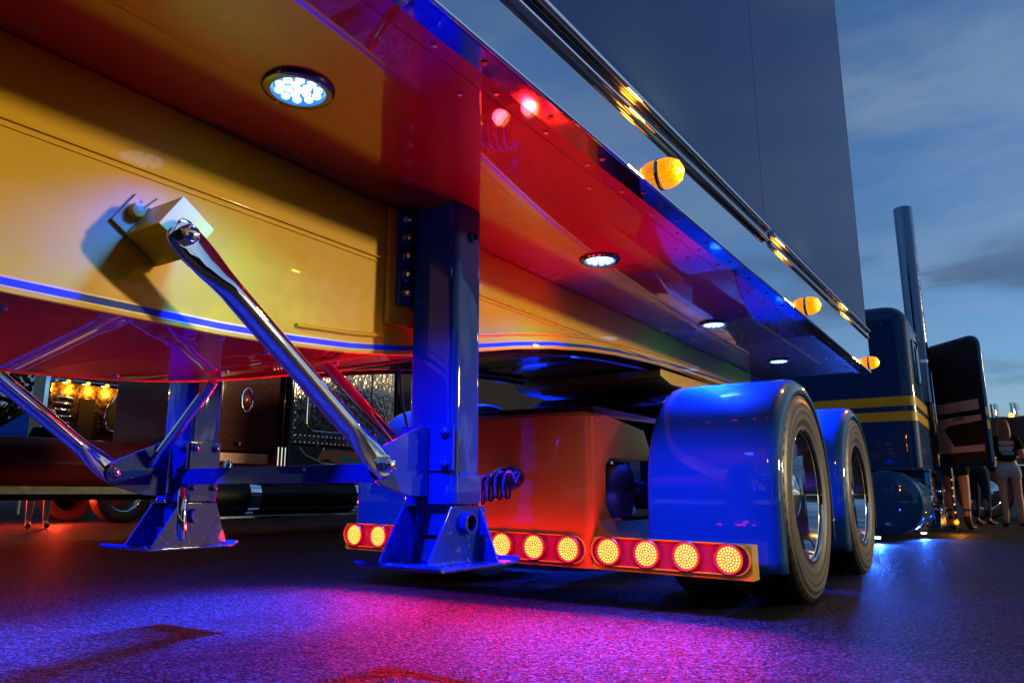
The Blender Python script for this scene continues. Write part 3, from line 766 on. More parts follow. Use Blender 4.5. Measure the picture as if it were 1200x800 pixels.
# oval port with shaft and coiled air lines
ov = [( -1.99 + .095 * math.cos(2 * PI * i / 32), .555 + .055 * math.sin(2 * PI * i / 32)) for i in range(32)]
ovi = [( -1.99 + .082 * math.cos(2 * PI * i / 32), .555 + .044 * math.sin(2 * PI * i / 32)) for i in range(32)]
port = MB().prism(ovi, 'Y', 2.9525, 2.9545).build('cable_port', 'black', TK)
MB().loft([[(x, 2.956, z) for x, z in ov], [(x, 2.947, z) for x, z in ov], [(x, 2.944, z) for x, z in ovi], [(x, 2.9535, z) for x, z in ovi]], caps=False).build('port_ring', 'darkmetal', port)
MB().tube([(-1.97, 2.96, .56), (-1.90, 2.88, .567), (-1.855, 2.83, .57)], .016, 12).build('hose_fitting', 'hose', port)
for k, (mt, dz, ph) in enumerate((('hose', 0.0, 0.0), ('blackpaint', -.010, 2.6))):
    pts = []
    for i in range(7 * 24 + 1):
        t = i / 24; a = 2 * PI * t + ph
        pts.append((-1.80 - .036 * t + .01 * math.cos(a), 2.70 - .012 * t + .052 * math.cos(a) * .3, .525 - .002 * t * t + dz + .055 * math.sin(a)))
    pts = [(-1.86, 2.84, .57), (-1.80, 2.76, .565)] + pts + [(-2.12, 2.45, .60), (-2.12, 2.35, .85), (-2.1, 2.3, 1.0)]
    MB().tube(pts, .0058, 8).build('coiled_hose', mt, TK)
# fifth wheel and deck clutter
MB().prism([(3.75, .95), (3.95, 1.05), (4.9, 1.075), (5.0, 1.055), (5.0, 1.03), (3.9, 1.0)], 'X', -1.53, mir(-1.53)).build('fifth_wheel', 'dullmetal', TK, bevel=0.01)
MB().box(-1.62, mir(-1.62), 4.15, 4.6, .77, 1.0).build('fifth_wheel_mount', 'blackpaint', TK, bevel=0.01)
MB().box(XC - .36, XC + .36, 5.9, 9.0, .765, .785).build('deck_plate', 'dullmetal', TK, bevel=0.004)
# fuel tank, steps
ft = MB().lathe([(0, 0.0), (.012, .20), (.03, .29), (.05, .325), (.07, .333), (1.75, .333), (1.78, .31), (1.8, .2), (1.8, 0)], (-1.085, 8.55, .385), (0, 1, 0), 56).build('fuel_tank', 'blue', TK, smooth=35)
for y in (8.78, 9.9): MB().lathe([(0, .337), (.06, .337)], (-1.085, y, .385), (0, 1, 0), 56).build('tank_strap', 'chrome', ft)
MB().box(-1.15, -.73, 8.72, 10.4, .722, .742).build('tank_step', 'blue', TK, bevel=0.006)
MB().box(-.80, -.735, 9.5, 10.4, .14, .72).build('step_panel', 'chrome', TK, bevel=0.006)
for z in (.30, .50): MB().box(-.78, -.66, 9.6, 10.3, z, z + .02).build('step_tread', 'chrome', TK, bevel=0.004)
MB().prism([(9.62, .10), (10.45, .10), (10.45, .30), (9.9, .36)], 'X', -.76, -.70).build('step_fairing', 'blue', TK, bevel=0.01)
ftl = MB().lathe([(0, 0.0), (.012, .20), (.05, .325), (.07, .333), (1.75, .333), (1.8, .2), (1.8, 0)], (mir(-1.085), 8.55, .385), (0, 1, 0), 40).build('fuel_tank', 'blue', TK, smooth=35)
# rock light under the frame
rl = MB().box(-.93, -.87, 5.86, 5.94, .085, .115).build('rock_light', 'darkmetal', TK, bevel=0.004)
MB().lathe([(0, .026), (.01, .024), (.014, .012), (.015, 0)], (-.90, 5.9, .086), (0, -.1, -1), 20).build('lens', 'led', rl)
lamp('light_source', 'POINT', rl, (-.87, 5.9, .05), (0, 0, -1), 6, (.03, .14, 1), .02)
MB().box(-.915, -.885, 5.55, 5.87, .115, .128).build('light_bracket', 'blackpaint', rl)
MB().box(-1.55, -.885, 5.88, 5.92, .117, .14).build('light_arm', 'blackpaint', TK)
MB().box(-1.56, -1.53, 5.88, 5.92, .117, .56).build('light_arm', 'blackpaint', TK)
for (x, y, e, d) in ((-1.15, 8.2, 320, (0.42, -1.0, -.10)), (-.85, 9.35, 160, (0.9, -.9, -.20)), (-1.97, 3.25, 22, (0, 0, -1))):
    k = MB().lathe([(0, .03), (.012, .03), (.016, .02), (.016, 0)], (x, y, .30 if y < 5 else .07 + .0), (0, 0, -1), 16).build('rock_light', 'led', TK)
    lamp('light_source', 'SPOT', k, (x, y, .27 if y < 5 else .05), d, e, (.03, .14, 1), .03, 150, .6)
# sleeper and cab
cx0, cx1 = mir(-.765), -.765
def cabring(ins, z, y0, y1, r): return [(x, y, z) for x, y in rr(cx0 + ins, cx1 - ins, y0 + ins, y1 - ins, max(.03, r - ins * .3), 7)]
rings = [cabring(0, z, 9.02, 10.62, .13) for z in (.74, 2.34)]
for i in range(1, 8):
    a = R(90 * i / 7); rings.append(cabring(.24 * (1 - math.cos(a)), 2.34 + .24 * math.sin(a), 9.02, 10.62, .13))
sl_ = MB().loft(rings).build('sleeper', 'cabblue', TK, smooth=50)
for z0, z1 in ((1.255, 1.358), (1.418, 1.522)):
    oo = [(x, y) for x, y in rr(cx0 - .0025, cx1 + .0025, 9.0175, 10.6225, .1325, 7)]
    MB().loft(vrings(oo, (z0, z1))).build('yellow_stripe', 'yellow', sl_)
oo = rr(cx0 - .003, cx1 + .003, 9.017, 10.623, .133, 7)
MB().loft(vrings(oo, (2.325, 2.345))).build('drip_rail', 'cabblue', sl_)
rvt = MB().lathe([(0, .008), (.004, .005), (.005, 0)], n=8, d=(0, -1, 0)).mesh('rivet', 'chrome')
for i in range(12): link('rivet', rvt, sl_, T(-.92 - i * .1, 9.0165, 2.335))
# cab with door opening
rings = [cabring(.02, z, 10.66, 12.1, .12) for z in (.80, 2.25)]
for i in range(1, 6):
    a = R(90 * i / 5); rings.append(cabring(.02 + .2 * (1 - math.cos(a)), 2.25 + .2 * math.sin(a), 10.66, 12.1, .12))
cab = MB().loft(rings).build('cab', 'cabblue', TK, smooth=50)
MB().prism([(10.78, .86), (11.42, .86), (11.42, 2.1), (11.3, 2.18), (10.86, 2.18), (10.78, 2.1)], 'X', -.79, -.782).build('door_opening', 'black', cab)
MB().tube([(-.778, y, z) for y, z in ((10.76, .84), (10.76, 2.1), (10.86, 2.2), (11.3, 2.2), (11.44, 2.1), (11.44, .84))], .012, 8).build('door_seal', 'black', cab)
MB().tube([(-.74, 10.70, .95), (-.70, 10.70, 1.0), (-.70, 10.70, 2.0), (-.74, 10.70, 2.05)], .016, 10).build('grab_handle', 'chrome', cab)
wf = MB().loft([[(-.764, y, z) for y, z in rr(9.28, 9.72, 1.72, 2.18, .06, 5)], [(-.752, y, z) for y, z in rr(9.28, 9.72, 1.72, 2.18, .06, 5)]]).build('sleeper_window', 'glass', sl_)
MB().tube([(-.752, y, z) for y, z in rr(9.27, 9.73, 1.71, 2.19, .06, 5)] + [(-.752, 9.73, 2.13)], .010, 8).build('window_frame', 'chrome', wf)
rings = [[(x, y, z) for x, y in rr(-2.55, -1.39, 12.1, 13.9, .12, 5)] for z in (.75, 1.75)]
MB().loft(rings).build('hood', 'cabblue', TK, bevel=0.08, seg=3)
MB().box(-2.5, -1.44, 13.905, 13.99, .5, 1.75).build('grille', 'chrome', TK, bevel=0.02)
for f in (lambda x: x, mir):
    wheel(TK, f(-.86), 13.05, 1 if f(-1) == -1 else -1, rim=RIMF, full=False)
    pr = []
    for i in range(17):
        a = PI * (1.05 - 1.02 * i / 16); pr.append(((13.05 + .56 * math.cos(a), TR_ + .02 + .54 * math.sin(a))))
    MB().prism(pr + [(p[0] * .985 + 13.05 * .015, p[1] - .02) for p in reversed(pr)], 'X', f(-1.38), f(-.84)).build('front_fender', 'cabblue', TK, smooth=50)
# air cleaner, stacks
MB().lathe([(0, .10), (.05, .19), (.75, .19), (.80, .15), (.86, .06), (.86, 0)], (-.93, 12.0, .9), (0, 0, 1), 32).build('air_cleaner', 'chrome', TK)
for f in (lambda x: x, mir):
    st = MB().lathe([(0, .112), (2.60, .112), (2.605, .108), (2.5, .104)], (f(-.805), 10.64, 1.60), (0, 0, 1), 40, caps=False).build('exhaust_stack', 'stack', TK)
    MB().lathe([(0, 0.0), (0, .105)], (f(-.805), 10.64, 4.05), (0, 0, 1), 24, caps=False).build('stack_bore', 'black', st)
    MB().lathe([(0, .122), (.04, .122)], (f(-.805), 10.64, 2.1), (0, 0, 1), 32).build('stack_clamp', 'chrome', st)
# open door
HX, HY = -.775, 11.43
fx, fy = -.165, 10.70
dvec = Vector((fx - HX, fy - HY, 0)); DL = dvec.length; dvec.normalize(); dn = Vector((dvec.y, -dvec.x, 0))
if dn.y > 0: dn = -dn
dM = Matrix(((dvec.x, dn.x, 0, HX), (dvec.y, dn.y, 0, HY), (0, 0, 1, 0), (0, 0, 0, 1)))
door = bpy.data.objects.new('door', None); COL.objects.link(door); door.parent = TK
door.matrix_basis = WM[TK].inverted() @ dM; WM[door] = dM
def dpoly(i, z0, z1, rt, rb, y0, y1, nm, mt, bev=0.0, x0=0.02, x1=None):
    x1 = x1 or DL - .005
    pts = []
    for cx, cz, r, a0 in ((x1 - i - rt, z1 - i - rt, rt, 0), (x0 + i + rt * .4, z1 - i - rt * .4, rt * .4, 90), (x0 + i + rb, z0 + i + rb, rb, 180), (x1 - i - rb, z0 + i + rb, rb, 270)):
        for k in range(6):
            a = R(a0 + 90 * k / 5); pts.append((cx + r * math.cos(a), cz + r * math.sin(a)))
    return MB().prism(pts, 'Y', y0, y1).build(nm, mt, door, bevel=bev, local=True)
dpoly(0, .80, 2.44, .15, .06, -.05, 0.0, 'door_shell', 'cabblue', .008)
dpoly(.035, 1.665, 2.44, .12, .02, .001, .010, 'window_glass', 'trimdark')
dpoly(.04, .84, 1.70, .02, .05, .001, .016, 'lower_trim', 'trimdark', .004)
MB().box(.06, DL - .075, .0165, .024, 1.50, 1.63).build('upper_trim_panel', 'trimtan', door, bevel=.004, local=True)
MB().box(.06, DL - .05, .0165, .026, 1.455, 1.475).build('trim_rail', 'chrome', door, bevel=.003, local=True)
MB().prism([(.07, .99), (DL - .06, .99), (DL - .06, 1.07), (.36, 1.07), (.22, 1.28), (.30, 1.34), (DL - .06, 1.36), (DL - .06, 1.435), (.07, 1.435)], 'Y', .0165, .026).build('lower_trim_panel', 'trimtan', door, bevel=.003, local=True)
MB().prism([(.37, 1.08), (DL - .065, 1.08), (DL - .065, 1.34), (.31, 1.33), (.235, 1.28)], 'Y', .0165, .020).build('map_pocket', 'trimdark', door, local=True)
for k in range(9):
    for sgn in (1, -1):
        x_ = .36 + k * .05
        MB().tube([(x_, .0205, 1.09 if sgn > 0 else 1.26), (x_ + .1, .0205, 1.26 if sgn > 0 else 1.09)], .0015, 4).build('quilt_seam', 'black', door, local=True) if x_ + .1 < DL - .07 else None
MB().tube([(.42, .03, 1.395), (.45, .05, 1.40), (.58, .05, 1.41), (.61, .03, 1.41)], .009, 8).build('door_handle', 'chrome', door, local=True)
for z0, z1 in ((1.255, 1.358), (1.418, 1.522)):
    MB().box(DL - .004, DL - .0025, -.046, -.004, z0, z1).build('yellow_stripe', 'yellow', door, local=True)
    MB().box(.03, DL - .01, -.0525, -.0505, z0, z1).build('yellow_stripe', 'yellow', door, local=True)
for z in (1.05, 1.95): MB().cyl((0, -.03, z), (0, -.03, z + .12), .016, 12).build('hinge', 'chrome', door, local=True)
# amber light low by the steps
al = MB().lathe([(0, .03), (.02, .03), (.035, .02), (.04, 0)], (-.62, 10.9, .13), (0, -1, 0), 16).build('side_lamp', 'amber', TK)
lamp('light_source', 'POINT', al, (-.60, 10.75, .16), (0, 0, -1), 8, (1, .35, .02), .02)
MB().box(-.80, -.60, 10.9, 10.93, .09, .17).build('lamp_bracket', 'blackpaint', TK, bevel=.004)
MB().tube([(-.62, 10.95, .13), (-.62, 10.95, .82)], .022, 10).build('bumper_rod', 'chrome', TK)
for k in range(5):
    MB().lathe([(0, .011), (.010, .011), (.016, 0)], (-.62, 10.925, .25 + k * .10), (0, -1, 0), 10).build('step_light', 'amber', TK)

# ------------------------------------------------------------------ background vehicles
A = thing('parked_truck', (-7.0, 5.0, 0), 'black truck with a riveted polished sleeper box behind the landing gear', 'truck')
def AB(x0, x1, y0, y1, z0, z1, nm, mt, bev=.01, par=None): return MB().box(x0, x1, y0, y1, z0, z1).build(nm, mt, par or A, bevel=bev)
# maroon rear deck with rounded edge
pr = [(-7.0, .60), (-6.97, .75), (-7.02, .90), (-7.12, .97), (-8.9, .98), (-9.1, .9), (-9.1, .56), (-7.05, .55)]
MB().prism(pr, 'Y', 0.2, 4.80).build('rear_deck', 'maroon', A, bevel=.02, seg=3)
AB(-9.0, -7.08, 0.3, 4.8, .47, .548, 'deck_skirt', 'black')
AB(-8.7, -7.6, 0.2, 12.5, .42, .468, 'chassis', 'black')
p1 = AB(-9.1, -7.0, 4.85, 5.66, .92, 2.6, 'cabinet', 'maroon', .03)
MB().tube([(-6.995, 5.19 + .07 * math.cos(a), 1.50 + .13 * math.sin(a)) for a in [2 * PI * i / 24 for i in range(25)]], .012, 8).build('round_reflector_ring', 'chrome', p1)
MB().lathe([(0, .0), (0, .066), (.01, .05), (.012, 0)], (-7.0, 5.19, 1.50), (1, 0, 0), 20).build('round_reflector', 'redplastic_and_glow', p1)
MB().cyl((-6.95, 5.74, .75), (-6.95, 5.74, 2.6), .055, 16).build('black_column', 'blackpaint', A)
for k in range(3): MB().cyl((-6.93, 5.60 + k * .05, .79), (-6.93, 5.60 + k * .05, 1.0), .018, 10).build('pipe', 'chrome', A)
AB(-9.1, -6.99, 4.85, 5.52, .80, .915, 'side_skirt', 'orange_art', .01)
bx = AB(-9.1, -7.0, 5.83, 7.6, 1.04, 2.6, 'sleeper_box', 'quilt', .03)
dpt = rr(6.05, 7.15, 1.22, 2.3, .12, 6)
MB().tube([(-6.995, y, z) for y, z in dpt] + [(-6.995, dpt[0][0], dpt[0][1])], .012, 8).build('door_seal', 'chrome', bx)
MB().prism(rr(6.08, 7.12, 1.25, 2.27, .11, 6), 'X', -7.002, -6.990).build('access_door', 'quilt', bx, bevel=.004)
lt = MB().prism([(6.14, 1.50), (6.28, 1.50), (6.28, 1.72), (6.21, 1.80), (6.14, 1.72)], 'X', -6.992, -6.975).build('latch_plate', 'chrome', bx, bevel=.006)
MB().box(-6.976, -6.970, 6.18, 6.245, 1.56, 1.68).build('latch_recess', 'darkmetal', bx)
rvA = MB().lathe([(0, .014), (.006, .011), (.010, 0)], n=8).mesh('rivet', 'chrome')
for i in range(24):
    link('rivet', rvA, bx, T(-7.0, 5.9 + i * .07, 1.08)); link('rivet', rvA, bx, T(-7.0, 5.9 + i * .07, 1.16))
for i in range(14):
    link('rivet', rvA, bx, T(-7.0, 5.88, 1.15 + i * .09)); link('rivet', rvA, bx, T(-7.0, 7.35, 1.15 + i * .09))
sk = AB(-9.1, -6.985, 5.83, 7.6, .79, 1.035, 'painted_skirt', 'graphite', .012)
MB().prism([(6.22, .86), (6.30, .99), (6.5, 1.01), (7.3, 1.0), (7.3, .83), (6.6, .82), (6.4, .90)], 'X', -6.984, -6.982).build('flame_graphic', 'orange_art', sk)
MB().prism([(6.55, .88), (6.65, .96), (6.9, .90), (7.0, .97), (7.1, .86), (6.8, .84)], 'X', -6.9815, -6.980).build('flame_graphic', 'teal_art', sk)
MB().tube([(-6.982, y, z) for y, z in ((5.95, 1.02), (6.05, .93), (6.3, .85), (6.55, .83))], .008, 6).build('pin_line', 'cream', sk)
tk = MB().lathe([(0, .15), (.04, .21), (2.9, .21), (2.95, .15)], (-7.16, 4.75, .445), (0, 1, 0), 32).build('fuel_tank', 'blackpaint', A)
for y in (5.3, 6.9): MB().lathe([(0, .214), (.14, .214)], (-7.16, y, .445), (0, 1, 0), 32).build('tank_strap', 'chrome', tk)
AB(-7.2, -6.95, 4.75, 7.9, .215, .245, 'step_rail', 'rail', .006)
AB(-9.1, -7.0, 7.64, 12.9, .55, 3.0, 'cab', 'blackpaint', .08)
AB(-8.7, -7.4, 12.95, 14.4, .6, 2.0, 'hood', 'blackpaint', .1)
for y in (.75, 13.4): wheel(A, -7.02, y, 1, full=False, rim=RIMF); wheel(A, -9.05, y, -1, full=False, rim=RIMF)
for y in (5.0, 6.2): MB().cyl((-6.97, y + .1, 1.00), (-6.97, y + .1, 1.03), .02, 8).build('rivet', 'chrome', A)
MB().lathe([(0, .06), (.05, .06), (.06, .03), (.09, .03)], (-6.93, 4.95, .74), (0, .3, 1), 14).build('tank_cap', 'chrome', A)

B = thing('parked_truck', (-12.3, 6.0, 0), 'truck with amber visor lights and a teardrop cutout panel over red-lit ground', 'truck')
def BB(x0, x1, y0, y1, z0, z1, nm, mt, bev=.01): return MB().box(x0, x1, y0, y1, z0, z1).build(nm, mt, B, bevel=bev)
sp = BB(-12.75, -12.3, 5.45, 7.3, .95, 3.0, 'polished_cabinet', 'bronze', .06)
BB(-14.4, -12.8, 6.6, 7.3, .95, 3.0, 'sleeper', 'maroon', .06)
# teardrop cutout
td = []
for i in range(25):
    t = 2 * PI * i / 24; td.append((6.55 + .20 * math.sin(t) * (math.sin(t / 2) ** 1.2), 1.78 + .30 * math.cos(t)))
MB().prism(td[:-1], 'X', -12.302, -12.29).build('teardrop_glass', 'glass', sp)
MB().tube([(-12.285, y, z) for y, z in td], .018, 8).build('teardrop_ring', 'chrome', sp)
vs = BB(-12.34, -12.05, 5.5, 7.2, 2.16, 2.22, 'visor', 'chrome', .01)
amb = MB().lathe([(0, .028), (.025, .024), (.035, 0)], n=12).mesh('visor_light', 'amberd')
for k in range(5):
    o = link('visor_light', amb, vs, T(-12.05, 5.66 + k * .30, 2.19))
    lamp('light_source', 'POINT', o, (-11.95, 5.66 + k * .30, 2.12), (1, 0, -1), 18, (1, .34, .02), .03)
BB(-12.36, -12.2, 5.46, 5.5, 1.0, 3.0, 'grab_post', 'chrome'); BB(-12.30, -12.1, 7.25, 7.33, .95, 3.0, 'grab_post', 'chrome')
for k in range(8): BB(-12.299, -12.27, 5.62, 5.85, 1.22 + k * .10, 1.28 + k * .10, 'vent_slat', 'brightrim', .01)
BB(-12.298, -12.28, 5.98, 6.22, 1.2, 1.98, 'side_window', 'glass')
BB(-14.4, -12.3, 7.4, 9.4, .9, 3.0, 'cab', 'maroon', .08)
BB(-13.9, -12.8, 9.5, 11.2, .7, 1.9, 'hood', 'maroon', .12)
BB(-14.4, -12.32, 2.2, 5.35, .55, .92, 'rear_deck', 'maroon', .03)
BB(-13.9, -12.9, 2.0, 11.0, .42, .54, 'chassis', 'black')
BB(-12.9, -12.35, 3.6, 4.6, .22, .54, 'battery_box', 'chrome', .02)
for y in (2.6, 6.9, 10.5): wheel(B, -12.32, y, 1, rim=RIMF, full=False); wheel(B, -14.35, y, -1, rim=RIMF, full=False)
for y in (3.2, 4.9, 6.1):
    o = MB().lathe([(0, .04), (.02, .03), (.022, 0)], (-12.9, y, .41), (0, 0, -1), 12).build('rock_light', 'tail', B)
    lamp('light_source', 'POINT', o, (-12.85, y, .36), (0, 0, -1), 160, (1, .05, .015), .04)

Cc = thing('parked_truck', (1.2, 17.5, 0), 'dark truck parked crosswise behind the two women, gold lit stacks', 'truck')
def CB(x0, x1, y0, y1, z0, z1, nm, mt, bev=.01): return MB().box(x0, x1, y0, y1, z0, z1).build(nm, mt, Cc, bevel=bev)
CB(-2.6, 4.5, 17.2, 19.4, 1.18, 1.95, 'hood_and_cab', 'graphite', .08)
CB(-2.9, 4.5, 17.15, 17.19, 1.02, 1.16, 'chrome_skirt', 'rail')
CB(-2.9, 4.5, 17.3, 19.3, .45, 1.0, 'chassis', 'black')
for x in (-.45, 2.2): wheel(Cc, x, 17.12, 1, rz=-PI / 2, rim=RIMF)
pr = []
for i in range(17):
    a = PI * i / 16; pr.append((-.45 + .58 * math.cos(a), .5 + .56 * math.sin(a)))
MB().prism(pr + [( -.45 + .55 * math.cos(PI * i / 16), .5 + .53 * math.sin(PI * i / 16)) for i in range(16, -1, -1)], 'Y', 17.0, 17.5).build('wheel_arch', 'chrome', Cc, smooth=50)
for x in (-.12, .22, .6): MB().cyl((x, 18.1, 1.9), (x, 18.1, 2.28), .075, 16).build('exhaust_stack', 'chrome', Cc)
o = MB().lathe([(0, .05), (.02, .04), (.03, 0)], (-1.6, 16.9, 1.3), (0, -1, 0), 12).build('marker_light', 'amberd', Cc)
lamp('light_source', 'POINT', o, (-1.6, 16.7, 1.3), (0, -1, 0), 70, (1, .35, .05), .05)
o = MB().lathe([(0, .05), (.02, .04), (.03, 0)], (.15, 17.6, 2.0), (0, -1, 1), 12).build('marker_light', 'amberd', Cc)
lamp('light_source', 'POINT', o, (.15, 17.5, 2.15), (0, -1, 0), 12, (1, .5, .1), .05)

# ------------------------------------------------------------------ people
def skin_obj(name, verts, edges, radii, mat, parent, root=0, sub=2):
    me = bpy.data.meshes.new(name); me.from_pydata([tuple(v) for v in verts], edges, []); me.update()
    o = link(name, me, parent, None, True) if parent else None
    o.modifiers.new('Skin', 'SKIN').use_smooth_shade = True
    for i, r in enumerate(radii):
        sv = me.skin_vertices[0].data[i]; r = r if isinstance(r, tuple) else (r, r); sv.radius = r; sv.use_root = (i == root)
    s = o.modifiers.new('Sub', 'SUBSURF'); s.levels = sub; s.render_levels = sub
    me.materials.append(M[mat]); return o
def person(loc, rz, label, top, bottom, bottom_len, hair, group=None, H=1.62, armbend=0.5, socks=None, hold=0.0, printed=False):
    P = thing('person', loc, label, 'person', group, rz)
    k = H / 1.62
    # faces -Y locally
    hip, ch = .93 * k, 1.30 * k
    V = []; Ed = []; Rd = []
    def add(p, r, link_to=None):
        V.append((p[0] * k, p[1] * k, p[2] * k)); Rd.append(r if isinstance(r, tuple) else (r * k, r * k)); i = len(V) - 1
        if link_to is not None: Ed.append((link_to, i))
        return i
    pel = add((0, 0, .90), (.13 * k, .095 * k)); wa = add((0, 0, 1.06), (.105 * k, .08 * k), pel); che = add((0, .01, 1.24), (.135 * k, .095 * k), wa)
    nb = add((0, .01, 1.36), (.06 * k, .055 * k), che); ne = add((0, 0, 1.43), .048, nb); hd0 = add((0, -.012, 1.49), (.062 * k, .075 * k), ne); hd = add((0, -.005, 1.56), (.07 * k, .085 * k), hd0); ht = add((0, .0, 1.61), (.05 * k, .06 * k), hd)
    nose = add((0, -.085, 1.515), .012, hd0)
    for s in (-1, 1):
        er = add((s * .078, 0, 1.515), .014, hd0)
        sh = add((s * .15, .01, 1.31), .05, che); el = add((s * .21, .03 - .02 * armbend, 1.05), .038, sh)
        wr = add((s * (.20 - .10 * hold), -.05 - .20 * armbend, .88 + .20 * armbend), .026, el)
        pa = add((s * (.195 - .12 * hold), -.08 - .25 * armbend, .835 + .20 * armbend), (.034, .018), wr)
        for q, (ox, ln) in enumerate(((-.027, .055), (-.009, .068), (.009, .064), (.026, .05))):
            f1 = add((V[pa][0] / k + ox, V[pa][1] / k - .02, V[pa][2] / k - ln * .6), .0085, pa); add((V[f1][0] / k, V[f1][1] / k - .018, V[f1][2] / k - ln * .45), .007, f1)
        add((V[pa][0] / k - s * .045, V[pa][1] / k - .035, V[pa][2] / k - .01), .009, pa)
        hp = add((s * .085, 0, .84), .085, pel); kn = add((s * .095, -.012, .48), .056, hp); ca = add((s * .098, .012, .34), .052, kn)
        an = add((s * .10, .015, .085), .034, ca); bl = add((s * .105, -.07, .035), (.038, .03), an); add((s * .11, -.14, .025), (.034, .022), bl)
    skin_obj('body', V, Ed, Rd, 'skin', P)
    # shirt
    V = []; Ed = []; Rd = []
    a = add((0, 0, .93), (.152 * k, .118 * k)); b = add((0, 0, 1.06), (.132 * k, .105 * k), a); c = add((0, .01, 1.24), (.160 * k, .118 * k), b); d = add((0, .01, 1.345), (.085 * k, .075 * k), c)
    for s in (-1, 1):
        sh = add((s * .15, .01, 1.305), .068, c); add((s * .195, .02, 1.13), .060, sh)
    shirt = skin_obj('shirt', V, Ed, Rd, top, P)
    if printed:
        for n_, (mt, pts) in enumerate((('orange_art', ((-.10, 1.27), (.09, 1.28), (.10, 1.22), (-.02, 1.20), (-.10, 1.22))), ('denim', ((-.10, 1.20), (.02, 1.19), (.10, 1.20), (.10, 1.12), (-.06, 1.11))), ('teal_art', ((-.09, 1.10), (.09, 1.11), (.06, 1.06), (-.08, 1.06))))):
            mb = MB(); g_ = 8
            P0 = [(x * k, .150 * k - 1.6 * (x * x) + .0012 * n_, z * k) for x, z in pts]; P1 = [(x, y + .004, z) for x, y, z in P0]
            mb.loft([P0, P1]).build('shirt_print', mt, shirt, local=True)
    # bottom
    V = []; Ed = []; Rd = []
    a = add((0, 0, .96), (.140 * k, .108 * k)); b = add((0, 0, .87), (.150 * k, .115 * k), a)
    for s in (-1, 1):
        h_ = add((s * .088, 0, .80), .100, b)
        if bottom_len > .5:
            kn = add((s * .095, -.012, .48), .066, h_); an = add((s * .10, .015, .10), .046, kn)
        else: add((s * .094, -.006, .66), .094, h_)
    skin_obj('shorts' if bottom_len < .5 else 'trousers', V, Ed, Rd, bottom, P)
    for s in (-1, 1):
        V = []; Ed = []; Rd = []
        a = add((s * .10, .025, .06), .042); b = add((s * .106, -.07, .040), (.044, .036), a); add((s * .111, -.15, .032), (.040, .028), b)
        if socks: c = add((s * .10, .017, .20), .050, a)
        skin_obj('shoe', V, Ed, Rd, 'shoe', P)
        if socks:
            V = []; Ed = []; Rd = []
            a = add((s * .10, .016, .22), .050); add((s * .099, .013, .30), .058, a); skin_obj('sock', V, Ed, Rd, socks, P)
    if hair:
        V = []; Ed = []; Rd = []
        a = add((0, .012, 1.60), (.070 * k, .075 * k)); b = add((0, .045, 1.53), (.088 * k, .06 * k), a); c = add((0, .07, 1.42), (.095 * k, .045 * k), b); d = add((.01, .09, 1.27), (.085 * k, .035 * k), c); add((.01, .10, 1.20), (.05 * k, .02 * k), d)
        skin_obj('hair', V, Ed, Rd, hair, P)
    # eyes and mouth
    fm = MB()
    for s in (-1, 1): fm.lathe([(0, .009 * k), (.004, 0)], (s * .03 * k, -.078 * k, 1.535 * k), (0, -1, 0), 8)
    fm.build('eyes', 'shoe', P, local=True)
    MB().box(-.022 * k, .022 * k, -.088 * k, -.078 * k, 1.470 * k, 1.478 * k).build('mouth', 'redplastic_and_glow', P, local=True)
    return P
person((-.02, 13.3, 0), PI * 1.05, 'woman with long brown hair in a black printed shirt and pale denim shorts', 'blackcloth', 'denim', .3, 'hair', H=1.58, armbend=.7, hold=.4, printed=True)
person((-.42, 13.8, 0), PI * .80, 'person in a pale pink top and dark jeans beside a woman in shorts', 'pinkcloth', 'jeans', .9, 'hair', H=1.56, armbend=.9, hold=.2)
person((-.62, 11.75, 0), PI * .9, 'person behind the open cab door, showing bare legs, blue socks and dark shoes', 'blackcloth', 'blackcloth', .3, 'hair', H=1.66, socks='bluecloth')
person((-11.6, 5.25, 0), PI * .4, 'person standing beside the truck with amber visor lights, bare legs showing', 'blackcloth', 'denim', .3, 'hair', H=1.7)

# ------------------------------------------------------------------ canopy tent and trees far behind
TN = thing('canopy_tent', (-20.5, 9.45, 0), 'blue peaked canopy tent behind the parked trucks', 'tent')
def tp(x, y, z): return (-20.5 + x, 9.45 + y, z + .2)
MB().add([tp(-1.1, -1.1, 1.75), tp(1.1, -1.1, 1.75), tp(1.1, 1.1, 1.75), tp(-1.1, 1.1, 1.75), tp(0, 0, 2.85), tp(-1.1, -1.1, 1.0), tp(1.1, -1.1, 1.0), tp(1.1, 1.1, 1.0), tp(-1.1, 1.1, 1.0)],
         [(0, 1, 4), (1, 2, 4), (2, 3, 4), (3, 0, 4), (0, 1, 6, 5), (1, 2, 7, 6), (2, 3, 8, 7), (3, 0, 5, 8)]).build('canopy', 'tent', TN, smooth=0).modifiers.new('t', 'SOLIDIFY').thickness = .02
for x in (-1.1, 1.1):
    for y in (-1.1, 1.1): MB().cyl(tp(x, y, -.2), tp(x, y, 1.0), .03, 10).build('pole', 'dullmetal', TN)
